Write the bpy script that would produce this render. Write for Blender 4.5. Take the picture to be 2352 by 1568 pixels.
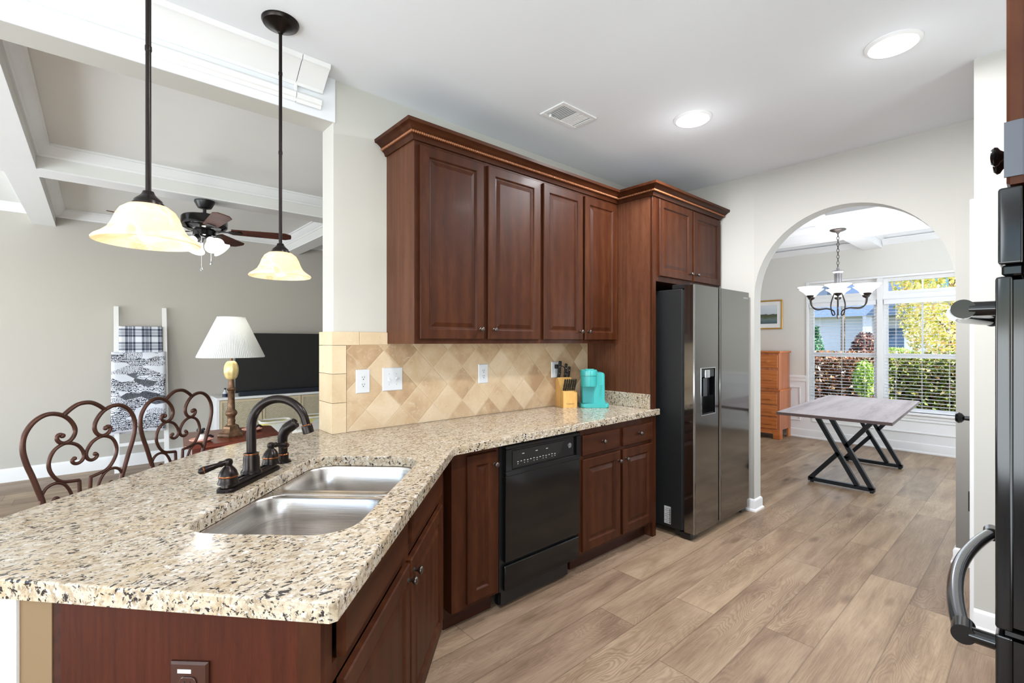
import bpy, bmesh, math, random
from mathutils import Vector, Matrix
random.seed(11)
S = bpy.context.scene
for o in list(bpy.data.objects):
    bpy.data.objects.remove(o)
COL = S.collection
R = math.radians

# ------------------------------------------------------------------ camera
cam_d = bpy.data.cameras.new('camera')
cam = bpy.data.objects.new('camera', cam_d)
COL.objects.link(cam)
S.camera = cam
cam_d.sensor_width = 36.0
cam_d.lens = 36.0 * 1085.0 / 2352.0
cam_d.clip_start = 0.02
cam_d.clip_end = 200
cam_d.shift_y = 1.0 / 2352.0
cam.location = (0, 0, 1.395)
cam.rotation_euler = (R(90), 0, R(48.6 - 90 + 0))
# forward = (cos41.4.., ) : view direction (cos 48.6, sin 48.6)
cam.rotation_euler = (R(90), 0, R(48.6) - R(90))

# ------------------------------------------------------------------ world, sun, exposure
S.view_settings.view_transform = 'Standard'
S.view_settings.look = 'None'
S.view_settings.exposure = 0.70
S.view_settings.gamma = 1.0
S.view_settings.use_curve_mapping = False
W = bpy.data.worlds.new('world')
S.world = W
W.use_nodes = True
nt = W.node_tree
nt.nodes.clear()
wo = nt.nodes.new('ShaderNodeOutputWorld')
bg = nt.nodes.new('ShaderNodeBackground')
sky = nt.nodes.new('ShaderNodeTexSky')
sky.sky_type = 'NISHITA'
sky.sun_disc = False
sky.sun_elevation = R(42)
sky.sun_rotation = R(200)
bg.inputs['Strength'].default_value = 0.34
nt.links.new(sky.outputs[0], bg.inputs['Color'])
nt.links.new(bg.outputs[0], wo.inputs['Surface'])


def lamp(name, kind, loc, power, color=(1, 1, 1), rot=(0, 0, 0), parent=None, **kw):
    d = bpy.data.lights.new(name, kind)
    d.energy = power
    d.color = color
    for k, v in kw.items():
        setattr(d, k, v)
    o = bpy.data.objects.new(name, d)
    COL.objects.link(o)
    o.location = loc
    o.rotation_euler = rot
    return o


sun = lamp('sun', 'SUN', (20, -8, 20), 11.0, (1.0, 0.95, 0.86), (R(48), 0, R(-12)), angle=R(0.6))
# added fill lamps for daylight; all but the dining ones at unseen windows
DAY = (0.86, 0.94, 1.0)
lamp('fill_breakfast', 'AREA', (-3.9, 0.9, 0.95), 132, DAY, (0, R(-146), 0), shape='RECTANGLE', size=2.1, size_y=3.0)
lamp('fill_living', 'AREA', (-3.9, 4.9, 1.1), 108, DAY, (0, R(-138), 0), shape='RECTANGLE', size=1.9, size_y=3.0)
lamp('daylight_dining', 'AREA', (7.66, 1.48, 1.25), 8, DAY, (0, R(90), 0), shape='RECTANGLE', size=1.6, size_y=1.6)
lamp('daylight_dining_side', 'AREA', (5.9, -1.12, 1.45), 44, DAY, (R(112), 0, 0), shape='RECTANGLE', size=1.5, size_y=1.4)
lamp('fill_kitchen', 'AREA', (-1.4, -1.45, 1.0), 60, DAY, (R(142), 0, 0), shape='RECTANGLE', size=2.6, size_y=1.7)
lamp('fill_cooktop', 'AREA', (2.2, -1.5, 1.55), 10, DAY, (R(118), 0, 0), shape='RECTANGLE', size=0.7, size_y=1.1)  # extra lamp added to brighten the far ceiling

# ------------------------------------------------------------------ object helpers
WM = {}


def link(o):
    COL.objects.link(o)
    return o


def tag(o, label=None, cat=None, group=None, kind=None):
    if label:
        o['label'] = label
    if cat:
        o['category'] = cat
    if group:
        o['group'] = group
    if kind:
        o['kind'] = kind
    return o


def thing(name, label, cat, loc=(0, 0, 0), rz=0.0, group=None):
    o = link(bpy.data.objects.new(name, None))
    o.empty_display_size = 0.1
    o.location = loc
    o.rotation_euler = (0, 0, rz)
    WM[o.name] = Matrix.Translation(Vector(loc)) @ Matrix.Rotation(rz, 4, 'Z')
    return tag(o, label, cat, group)


def children(o):
    return [c for c in bpy.data.objects if c.parent == o]


def dup(o, loc, rz, label=None, parent=None):
    c = link(o.copy())
    if parent is None:
        c.location = loc
        c.rotation_euler = (0, 0, rz)
        WM[c.name] = Matrix.Translation(Vector(loc)) @ Matrix.Rotation(rz, 4, 'Z')
        if label:
            c['label'] = label
    else:
        c.parent = parent
    for ch in children(o):
        dup(ch, None, None, None, c)
    return c


def frame(x, y, z=0.0, rz=0.0):
    return Matrix.Translation(Vector((x, y, z))) @ Matrix.Rotation(rz, 4, 'Z')


def catmull(pts, n=6, closed=False):
    P = [Vector(p) for p in pts]
    out = []
    m = len(P)
    rng = range(m if closed else m - 1)
    for i in rng:
        if closed:
            a, b, c, d = P[(i - 1) % m], P[i], P[(i + 1) % m], P[(i + 2) % m]
        else:
            b, c = P[i], P[i + 1]
            a = P[i - 1] if i > 0 else b + (b - c)
            d = P[i + 2] if i + 2 < m else c + (c - b)
        for k in range(n):
            t = k / n
            out.append(0.5 * ((2 * b) + (c - a) * t + (2 * a - 5 * b + 4 * c - d) * t * t + (3 * b - a - 3 * c + d) * t ** 3))
    if not closed:
        out.append(P[-1])
    return out


def rrect(x0, x1, y0, y1, r, n=6):
    out = []
    for cx, cy, a0 in ((x1 - r, y1 - r, 0), (x0 + r, y1 - r, 90), (x0 + r, y0 + r, 180), (x1 - r, y0 + r, 270)):
        for k in range(n + 1):
            a = R(a0 + 90 * k / n)
            out.append((cx + r * math.cos(a), cy + r * math.sin(a)))
    return out


class MB:
    def __init__(s, M=None):
        s.bm = bmesh.new()
        s.M = M or Matrix.Identity(4)
        s.mi = 0

    def v(s, p):
        return s.bm.verts.new(s.M @ Vector(p))

    def f(s, vs):
        try:
            fc = s.bm.faces.new(vs)
            fc.material_index = s.mi
            return fc
        except ValueError:
            return None

    def box(s, x0, x1, y0, y1, z0, z1, bev=0.0, seg=1):
        c = [s.v((x, y, z)) for z in (z0, z1) for y in (y0, y1) for x in (x0, x1)]
        fs = [s.f([c[i] for i in q]) for q in ((0, 2, 3, 1), (4, 5, 7, 6), (0, 1, 5, 4), (2, 6, 7, 3), (0, 4, 6, 2), (1, 3, 7, 5))]
        if bev > 0:
            es = list({e for f in fs if f for e in f.edges})
            r = bmesh.ops.bevel(s.bm, geom=es, offset=bev, segments=seg, affect='EDGES', profile=0.5)
            for f in r['faces']:
                f.material_index = s.mi
        return s

    def quad(s, a, b, c, d):
        s.f([s.v(p) for p in (a, b, c, d)])
        return s

    def prism(s, pts, z0, z1, bev=0.0, seg=1):
        lo = [s.v((p[0], p[1], z0)) for p in pts]
        hi = [s.v((p[0], p[1], z1)) for p in pts]
        n = len(pts)
        fs = [s.f(lo[::-1]), s.f(hi)]
        for i in range(n):
            fs.append(s.f([lo[i], lo[(i + 1) % n], hi[(i + 1) % n], hi[i]]))
        if bev > 0:
            es = [e for e in fs[1].edges] + [e for e in fs[0].edges]
            bmesh.ops.bevel(s.bm, geom=es, offset=bev, segments=seg, affect='EDGES', profile=0.5)
        return s

    def loft(s, rings, closed=True, cap0=True, cap1=True):
        """rings: list of point lists of equal length"""
        V = [[s.v(p) for p in r] for r in rings]
        n = len(V[0])
        for a, b in zip(V[:-1], V[1:]):
            for i in range(n if closed else n - 1):
                j = (i + 1) % n
                s.f([a[i], a[j], b[j], b[i]])
        if cap0:
            s.f(V[0][::-1])
        if cap1:
            s.f(V[-1])
        return s

    def lathe(s, prof, c=(0, 0, 0), axis=(0, 0, 1), n=24, cap0=False, cap1=False):
        z = Vector(axis).normalized()
        x = z.orthogonal().normalized()
        if abs(z.z) > 0.999:
            x = Vector((1, 0, 0))
        y = z.cross(x)
        c = Vector(c)
        rings = []
        for r, h in prof:
            r = max(r, 1e-5)
            rings.append([c + z * h + x * (r * math.cos(2 * math.pi * k / n)) + y * (r * math.sin(2 * math.pi * k / n)) for k in range(n)])
        return s.loft(rings, True, cap0, cap1)

    def tube(s, pts, r, n=8, closed=False, cap=True):
        P = [Vector(p) for p in pts]
        m = len(P)
        rad = r if isinstance(r, (list, tuple)) else [r] * m
        rings = []
        up = None
        for i in range(m):
            if closed:
                t = P[(i + 1) % m] - P[i - 1]
            else:
                t = P[min(i + 1, m - 1)] - P[max(i - 1, 0)]
            if t.length < 1e-9:
                t = Vector((0, 0, 1))
            t.normalize()
            if up is None:
                up = t.orthogonal().normalized()
            up = (up - t * up.dot(t))
            if up.length < 1e-6:
                up = t.orthogonal()
            up.normalize()
            w = t.cross(up)
            rings.append([P[i] + up * (rad[i] * math.cos(2 * math.pi * k / n)) + w * (rad[i] * math.sin(2 * math.pi * k / n)) for k in range(n)])
        if closed:
            rings.append(rings[0])
            return s.loft(rings, True, False, False)
        return s.loft(rings, True, cap, cap)

    def bar(s, a, b, w, h, up=(0, 0, 1), bev=0.0):
        a, b = Vector(a), Vector(b)
        t = (b - a).normalized()
        u = Vector(up)
        sd = t.cross(u).normalized()
        u = sd.cross(t).normalized()
        rings = [[p + sd * (w / 2 * i) + u * (h / 2 * j) for i, j in ((-1, -1), (1, -1), (1, 1), (-1, 1))] for p in (a, b)]
        return s.loft(rings, True, True, True)

    def ball(s, c, r, n=12, sz=1.0, m=8):
        prof = [(r * math.sin(math.pi * k / m), -r * sz * math.cos(math.pi * k / m)) for k in range(m + 1)]
        return s.lathe(prof, c, n=n)

    def sweep(s, prof, path, closed=False, side=1):
        """prof: (out, z) points; path: xy polyline; out is to the right of travel when side=1; mitred"""
        P = [Vector((p[0], p[1])) for p in path]
        m = len(P)
        rings = []
        for i in range(m):
            if closed:
                a, b, c = P[i - 1], P[i], P[(i + 1) % m]
                d1, d2 = (b - a).normalized(), (c - b).normalized()
            else:
                b = P[i]
                d1 = (b - P[i - 1]).normalized() if i > 0 else (P[1] - b).normalized()
                d2 = (P[i + 1] - b).normalized() if i < m - 1 else d1
            n1, n2 = Vector((d1.y, -d1.x)), Vector((d2.y, -d2.x))
            nn = n1 + n2
            nn = nn / max(nn.dot(n1), 1e-6) * side
            rings.append([(b.x + nn.x * o, b.y + nn.y * o, z) for o, z in prof])
        if closed:
            rings.append(rings[0])
        return s.loft(rings, True, not closed, not closed)

    def build(s, name, mat, parent=None, smooth=None, kind=None, label=None):
        me = bpy.data.meshes.new(name)
        bmesh.ops.remove_doubles(s.bm, verts=s.bm.verts, dist=1e-6)
        bmesh.ops.recalc_face_normals(s.bm, faces=s.bm.faces)
        s.bm.to_mesh(me)
        s.bm.free()
        o = link(bpy.data.objects.new(name, me))
        mats = mat if isinstance(mat, (list, tuple)) else [mat]
        for m_ in mats:
            me.materials.append(m_)
        base = Matrix.Identity(4)
        if parent is not None:
            p = parent
            while p.name not in WM:
                p = p.parent
            base = WM[p.name]
            o.parent = parent
        me.transform(base.inverted())
        if smooth is not None and smooth <= 40:
            wn_ = o.modifiers.new('even_normals', 'WEIGHTED_NORMAL')
            wn_.keep_sharp = True
        if smooth is not None:
            for p_ in me.polygons:
                p_.use_smooth = True
            me.set_sharp_from_angle(angle=R(smooth))
        if kind:
            o['kind'] = kind
        if label:
            o['label'] = label
        return o


def struct(name, mb, mat, smooth=None):
    return mb.build(name, mat, None, smooth, 'structure')


def solo(name, mb, mat, label, cat, group=None, smooth=None):
    """a thing that is one mesh: its origin is left at the world origin"""
    return tag(mb.build(name, mat, None, smooth), label, cat, group)


def text_mesh(name, body, size, M, mat, parent, depth=0.0006, bold=False):
    cu = bpy.data.curves.new(name, 'FONT')
    cu.body = body
    cu.size = size
    cu.extrude = depth
    cu.align_x = 'CENTER'
    cu.align_y = 'CENTER'
    to = bpy.data.objects.new(name, cu)
    COL.objects.link(to)
    bpy.context.view_layer.update()
    me = bpy.data.meshes.new_from_object(to.evaluated_get(bpy.context.evaluated_depsgraph_get()))
    bpy.data.objects.remove(to)
    bpy.data.curves.remove(cu)
    me.name = name
    me.materials.clear()
    me.materials.append(mat)
    o = link(bpy.data.objects.new(name, me))
    p = parent
    while p.name not in WM:
        p = p.parent
    me.transform(WM[p.name].inverted() @ M)
    o.parent = parent
    return o


# ------------------------------------------------------------------ material helpers
def srgb(r, g, b):
    def c(x):
        x /= 255.0
        return x / 12.92 if x <= 0.04045 else ((x + 0.055) / 1.055) ** 2.4
    return (c(r), c(g), c(b), 1.0)


class NT:
    def __init__(s, name):
        s.m = bpy.data.materials.new(name)
        s.m.use_nodes = True
        s.t = s.m.node_tree
        s.t.nodes.clear()
        s.out = s.t.nodes.new('ShaderNodeOutputMaterial')
        s.b = s.t.nodes.new('ShaderNodeBsdfPrincipled')
        s.t.links.new(s.b.outputs[0], s.out.inputs[0])

    def n(s, typ, **kw):
        nd = s.t.nodes.new(typ)
        for k, v in kw.items():
            if k.startswith('i_'):
                key = k[2:]
                nd.inputs[int(key) if key.isdigit() else key.replace('_', ' ')].default_value = v
            else:
                setattr(nd, k, v)
        return nd

    def l(s, a, b):
        s.t.links.new(a, b)

    def coord(s, which='Object', scale=(1, 1, 1), rot=(0, 0, 0), loc=(0, 0, 0)):
        tc = s.n('ShaderNodeTexCoord')
        mp = s.n('ShaderNodeMapping')
        mp.inputs['Scale'].default_value = scale
        mp.inputs['Rotation'].default_value = rot
        mp.inputs['Location'].default_value = loc
        s.l(tc.outputs[which], mp.inputs[0])
        return mp.outputs[0]

    def world(s, scale=(1, 1, 1), loc=(0, 0, 0)):
        g = s.n('ShaderNodeNewGeometry')
        mp = s.n('ShaderNodeMapping')
        mp.inputs['Scale'].default_value = scale
        mp.inputs['Location'].default_value = loc
        s.l(g.outputs['Position'], mp.inputs[0])
        return mp.outputs[0]

    def noise(s, vec, scale=5, detail=4, rough=0.5, dist=0.0):
        n = s.n('ShaderNodeTexNoise')
        n.inputs['Scale'].default_value = scale
        n.inputs['Detail'].default_value = detail
        n.inputs['Roughness'].default_value = rough
        n.inputs['Distortion'].default_value = dist
        if vec is not None:
            s.l(vec, n.inputs['Vector'])
        return n

    def ramp(s, fac, stops, interp='LINEAR'):
        r = s.n('ShaderNodeValToRGB')
        r.color_ramp.interpolation = interp
        e = r.color_ramp.elements
        while len(e) > len(stops):
            e.remove(e[-1])
        while len(e) < len(stops):
            e.new(0.5)
        for el, (p, c) in zip(e, stops):
            el.position = p
            el.color = c if len(c) == 4 else (*c, 1)
        s.l(fac, r.inputs[0])
        return r.outputs[0]

    def mix(s, fac, a, b, mode='MIX'):
        m = s.n('ShaderNodeMix', data_type='RGBA', blend_type=mode)
        for sock, val in ((m.inputs[0], fac), (m.inputs[6], a), (m.inputs[7], b)):
            if hasattr(val, 'links'):
                s.l(val, sock)
            else:
                sock.default_value = val
        return m.outputs[2]

    def math(s, op, a, b=None, c=None):
        m = s.n('ShaderNodeMath', operation=op)
        for i, val in enumerate((a, b, c)):
            if val is None:
                continue
            if hasattr(val, 'links'):
                s.l(val, m.inputs[i])
            else:
                m.inputs[i].default_value = val
        return m.outputs[0]

    def bump(s, h, strength=0.2, dist=0.01):
        b = s.n('ShaderNodeBump')
        b.inputs['Strength'].default_value = strength
        b.inputs['Distance'].default_value = dist
        s.l(h, b.inputs['Height'])
        s.l(b.outputs[0], s.b.inputs['Normal'])

    def set(s, **kw):
        for k, v in kw.items():
            sock = s.b.inputs[k.replace('_', ' ')]
            if hasattr(v, 'links'):
                s.l(v, sock)
            else:
                sock.default_value = v
        return s


def plain(name, col, rough=0.5, metal=0.0, noise=0.04, nscale=6.0, bump=0.0, coat=0.0, **kw):
    """a base colour with a faint procedural mottle"""
    t = NT(name)
    v = t.coord()
    nz = t.noise(v, nscale, 4)
    a = tuple(min(1, c * (1 - noise)) for c in col[:3]) + (1,)
    b = tuple(min(1, c * (1 + noise)) for c in col[:3]) + (1,)
    t.set(Base_Color=t.ramp(nz.outputs[0], [(0.3, a), (0.7, b)]), Roughness=rough, Metallic=metal)
    if coat:
        t.set(Coat_Weight=coat, Coat_Roughness=0.08)
    if bump:
        n2 = t.noise(v, nscale * 30, 3)
        t.bump(n2.outputs[0], bump, 0.002)
    for k, vv in kw.items():
        t.set(**{k: vv})
    return t.m


def emit(name, col, strength, base=None):
    t = NT(name)
    t.set(Base_Color=base or col, Emission_Color=col, Emission_Strength=strength, Roughness=0.4)
    return t.m


def wood(name, dark, mid, light, axis='Z', scale=1.0, rough=0.32, coat=0.25, figure=0.5, grain=1.0):
    t = NT(name)
    st = {'X': (0.7, 9, 9), 'Y': (9, 0.7, 9), 'Z': (9, 9, 0.7)}[axis]
    if grain < 1:
        st = {'X': (1.0, 4, 4), 'Y': (4, 1.0, 4), 'Z': (4, 4, 1.0)}[axis]
    v = t.coord(scale=tuple(c * scale for c in st))
    big = t.noise(v, 0.9, 3, 0.5, 0.8)
    fine = t.noise(v, 9, 6, 0.65, 0.3)
    blot = t.noise(t.coord(scale=(2.2, 2.2, 1.4)), 1.6, 3)
    wv = t.n('ShaderNodeTexWave', wave_type='RINGS', rings_direction={'X': 'X', 'Y': 'Y', 'Z': 'Z'}[axis])
    wv.inputs['Scale'].default_value = 0.9
    wv.inputs['Distortion'].default_value = 3.0
    wv.inputs['Detail'].default_value = 2.0
    t.l(v, wv.inputs['Vector'])
    f = t.math('MULTIPLY_ADD', wv.outputs[1], 0.22 * figure, t.math('MULTIPLY_ADD', fine.outputs[0], 0.45, t.math('MULTIPLY', big.outputs[0], 0.45)))
    c = t.ramp(f, [(0.28, dark), (0.5, mid), (0.78, light)])
    c = t.mix(t.math('MULTIPLY', blot.outputs[0], 0.35), c, dark)
    t.set(Base_Color=c, Roughness=t.math('MULTIPLY_ADD', fine.outputs[0], 0.12, rough - 0.05), Coat_Weight=coat, Coat_Roughness=0.15, Specular_IOR_Level=0.16)
    t.bump(fine.outputs[0], 0.06, 0.002)
    return t.m

# ------------------------------------------------------------------ materials
M_wall = plain('wall_paint_greige', srgb(196, 194, 188), 0.75, noise=0.012, nscale=2)
M_wall_live = plain('wall_paint_warm', srgb(188, 184, 177), 0.75, noise=0.012, nscale=2)
M_knee = plain('wall_paint_tan', srgb(118, 94, 64), 0.7, noise=0.015)
M_ceil = plain('ceiling_paint', srgb(232, 235, 240), 0.8, noise=0.01, nscale=2)
M_trim = plain('trim_paint_white', srgb(236, 236, 237), 0.38, noise=0.008)
M_white_pl = plain('white_plastic', srgb(206, 208, 212), 0.3, noise=0.01)
CH = (srgb(43, 18, 7), srgb(64, 31, 14), srgb(86, 49, 26))
M_cherry = wood('cherry_wood', *CH, axis='Z', rough=0.45, coat=0.02, grain=0.5)
M_cherry_x = wood('cherry_wood_horizontal', *CH, axis='X', rough=0.45, coat=0.02, grain=0.5)
M_panel = wood('cherry_side_panel', srgb(70, 37, 24), srgb(93, 57, 39), srgb(114, 75, 53), axis='Z', scale=3.2, rough=0.42, coat=0.1, figure=0.35)
M_endp = wood('cherry_end_panel', srgb(48, 17, 7), srgb(67, 28, 13), srgb(82, 38, 20), axis='Z', scale=4.5, rough=0.5, coat=0.0, figure=0.35)
M_toe = wood('cherry_toe_board', srgb(34, 14, 10), srgb(56, 27, 18), srgb(74, 38, 25), axis='X', rough=0.4)
M_dark_in = plain('dark_cabinet_inside', srgb(24, 12, 8), 0.7)
M_bronze = plain('dark_bronze_metal', srgb(34, 28, 26), 0.3, 0.75, noise=0.15, nscale=20)
M_bronze_hi = plain('copper_edge_metal', srgb(128, 78, 48), 0.3, 0.9, noise=0.1, nscale=20)
M_knob = plain('aged_pewter_knob', srgb(92, 82, 76), 0.3, 0.9, noise=0.15, nscale=40)
M_black_gl = plain('black_gloss', srgb(12, 12, 13), 0.10, 0.0, noise=0.02, Specular_IOR_Level=0.42)
M_black = plain('black_satin', srgb(20, 20, 21), 0.35, 0.0, noise=0.05)
M_black_tex = plain('black_textured_steel', srgb(26, 27, 28), 0.45, 0.2, noise=0.1, nscale=60, bump=0.25)
M_rubber = plain('black_rubber', srgb(12, 12, 12), 0.7)
M_chrome = plain('chrome', srgb(205, 208, 212), 0.08, 1.0, noise=0.01)
M_print = plain('white_print', srgb(180, 180, 180), 0.5, noise=0.01)
M_glass_win = NT('window_glass').set(Base_Color=(1, 1, 1, 1), Roughness=0.0, Transmission_Weight=1.0, IOR=1.02, Specular_IOR_Level=0.3).m


def m_blackstainless():
    t = NT('black_stainless')
    v = t.coord(scale=(1, 1, 1))
    big = t.noise(t.coord(scale=(0.6, 1, 3.0)), 1.6, 2, 0.5, 0.6)
    t.set(Base_Color=srgb(132, 130, 127), Metallic=1.0, Roughness=0.09)
    fine = t.noise(t.coord(scale=(2, 2, 300)), 2, 2)
    h = t.math('MULTIPLY_ADD', big.outputs[0], 1.0, t.math('MULTIPLY', fine.outputs[0], 0.01))
    t.bump(h, 0.015, 0.02)
    return t.m


M_bss = m_blackstainless()


def m_steel():
    t = NT('brushed_stainless')
    v = t.coord(scale=(2, 2, 160))
    fine = t.noise(v, 4, 3)
    t.set(Base_Color=t.ramp(fine.outputs[0], [(0.3, srgb(188, 184, 180)), (0.7, srgb(214, 210, 206))]), Metallic=1.0, Roughness=0.27)
    return t.m


M_steel = m_steel()


def m_granite():
    t = NT('speckled_granite')
    v = t.world()
    d = t.noise(v, 9, 3)
    vm = t.n('ShaderNodeVectorMath', operation='MULTIPLY_ADD')
    t.l(d.outputs[1], vm.inputs[0])
    vm.inputs[1].default_value = (0.035, 0.035, 0.035)
    t.l(v, vm.inputs[2])
    w = vm.outputs[0]
    # streaks run obliquely
    mp = t.n('ShaderNodeMapping')
    mp.inputs['Rotation'].default_value = (0, 0, R(-25))
    mp.inputs['Scale'].default_value = (0.78, 1.2, 1.0)
    t.l(w, mp.inputs[0])
    w = mp.outputs[0]
    base = t.noise(w, 42, 5, 0.62)
    col = t.ramp(base.outputs[0], [(0.28, srgb(126, 107, 86)), (0.41, srgb(162, 146, 124)), (0.52, srgb(182, 169, 149)), (0.64, srgb(182, 173, 161)), (0.78, srgb(154, 150, 144))])
    gold = t.noise(w, 7, 3)
    col = t.mix(t.ramp(gold.outputs[0], [(0.48, (0, 0, 0)), (0.70, (0.34, 0.34, 0.34))]), col, srgb(174, 148, 108))
    wht = t.noise(w, 80, 2, 0.5)
    col = t.mix(t.ramp(wht.outputs[0], [(0.60, (0, 0, 0)), (0.66, (0.8, 0.8, 0.8))]), col, srgb(206, 202, 196))
    gry = t.noise(w, 105, 3, 0.6)
    col = t.mix(t.ramp(gry.outputs[0], [(0.585, (0, 0, 0)), (0.63, (0.85, 0.85, 0.85))]), col, srgb(134, 120, 104))
    blk = t.noise(w, 92, 4, 0.62, 0.4)
    clus = t.noise(w, 20, 2)
    k = t.math('ADD', blk.outputs[0], t.math('MULTIPLY_ADD', clus.outputs[0], 0.22, -0.11))
    col = t.mix(t.ramp(k, [(0.568, (0, 0, 0)), (0.602, (1, 1, 1))]), col, srgb(46, 40, 38))
    t.set(Base_Color=col, Roughness=0.11, Specular_IOR_Level=0.55)
    return t.m


M_granite = m_granite()


def m_floor():
    t = NT('oak_plank_floor')
    PWID, PLEN = 0.214, 1.5
    g = t.n('ShaderNodeNewGeometry')
    sp = t.n('ShaderNodeSeparateXYZ')
    t.l(g.outputs['Position'], sp.inputs[0])
    x, y = sp.outputs[0], sp.outputs[1]
    yr = t.math('DIVIDE', t.math('ADD', y, 20.055), PWID)
    row = t.math('FLOOR', yr)
    wn = t.n('ShaderNodeTexWhiteNoise', noise_dimensions='1D')
    t.l(row, wn.inputs['W'])
    xr = t.math('DIVIDE', t.math('MULTIPLY_ADD', wn.outputs[0], PLEN, t.math('ADD', x, 20.0)), PLEN)
    colid = t.math('FLOOR', xr)
    cid = t.n('ShaderNodeCombineXYZ')
    t.l(row, cid.inputs[0])
    t.l(colid, cid.inputs[1])
    w2 = t.n('ShaderNodeTexWhiteNoise', noise_dimensions='2D')
    t.l(cid.outputs[0], w2.inputs['Vector'])
    # seams
    fy = t.math('FRACT', yr)
    fx = t.math('FRACT', xr)
    dy = t.math('MULTIPLY', t.math('MINIMUM', fy, t.math('SUBTRACT', 1.0, fy)), PWID)
    dx = t.math('MULTIPLY', t.math('MINIMUM', fx, t.math('SUBTRACT', 1.0, fx)), PLEN)
    sm = t.math('MINIMUM', dx, dy)
    seam = t.ramp(sm, [(0.0004, (1, 1, 1)), (0.0016, (0, 0, 0))])
    # grain, shifted per plank
    off = t.n('ShaderNodeVectorMath', operation='SCALE')
    t.l(w2.outputs[1], off.inputs[0])
    off.inputs['Scale'].default_value = 30.0
    add = t.n('ShaderNodeVectorMath', operation='ADD')
    t.l(g.outputs['Position'], add.inputs[0])
    t.l(off.outputs[0], add.inputs[1])

    def mp(sc):
        m = t.n('ShaderNodeMapping')
        m.inputs['Scale'].default_value = sc
        t.l(add.outputs[0], m.inputs[0])
        return m.outputs[0]
    big = t.noise(mp((1.0, 5.0, 1)), 1.6, 4, 0.55, 0.6)
    fine = t.noise(mp((3.4, 70.0, 1)), 1.8, 6, 0.72, 0.2)
    hair = t.noise(mp((5.0, 190.0, 1)), 1.8, 4, 0.7, 0.1)
    fig = t.noise(mp((1.1, 4.2, 1)), 1.5, 2, 0.5)
    ring = t.math('POWER', t.math('ABSOLUTE', t.math('SINE', t.math('MULTIPLY', fig.outputs[0], 105.0))), 3.0)
    ringm = t.math('MULTIPLY', ring, t.ramp(t.noise(mp((0.7, 2.0, 1)), 1.3, 1).outputs[0], [(0.46, (0, 0, 0)), (0.62, (1, 1, 1))]))
    f = t.math('MULTIPLY_ADD', big.outputs[0], 0.50, t.math('MULTIPLY_ADD', fine.outputs[0], 0.30, t.math('MULTIPLY', hair.outputs[0], 0.20)))
    c = t.ramp(f, [(0.30, srgb(106, 87, 71)), (0.44, srgb(150, 131, 112)), (0.57, srgb(181, 163, 142)), (0.74, srgb(203, 187, 166))])
    c = t.mix(t.math('MULTIPLY', ringm, 0.34), c, srgb(104, 82, 66))
    tone = t.ramp(w2.outputs[0], [(0.0, srgb(166, 140, 120)), (0.5, srgb(200, 180, 160)), (1.0, srgb(232, 214, 190))])
    c = t.mix(0.62, c, t.mix(1.0, c, tone, 'MULTIPLY'))
    knot = t.n('ShaderNodeTexVoronoi')
    knot.inputs['Scale'].default_value = 1.0
    t.l(mp((1.5, 4.6, 1)), knot.inputs['Vector'])
    c = t.mix(t.ramp(knot.outputs[0], [(0.04, (0.85, 0.85, 0.85)), (0.15, (0, 0, 0))]), c, srgb(84, 62, 48))
    c = t.mix(t.math('MULTIPLY', seam, 0.6), c, srgb(78, 62, 52))
    t.set(Base_Color=c, Roughness=t.math('MULTIPLY_ADD', fine.outputs[0], 0.2, 0.34), Specular_IOR_Level=0.32)
    t.bump(t.math('SUBTRACT', t.math('MULTIPLY', fine.outputs[0], 0.3), seam), 0.12, 0.003)
    return t.m


M_floor = m_floor()


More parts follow.
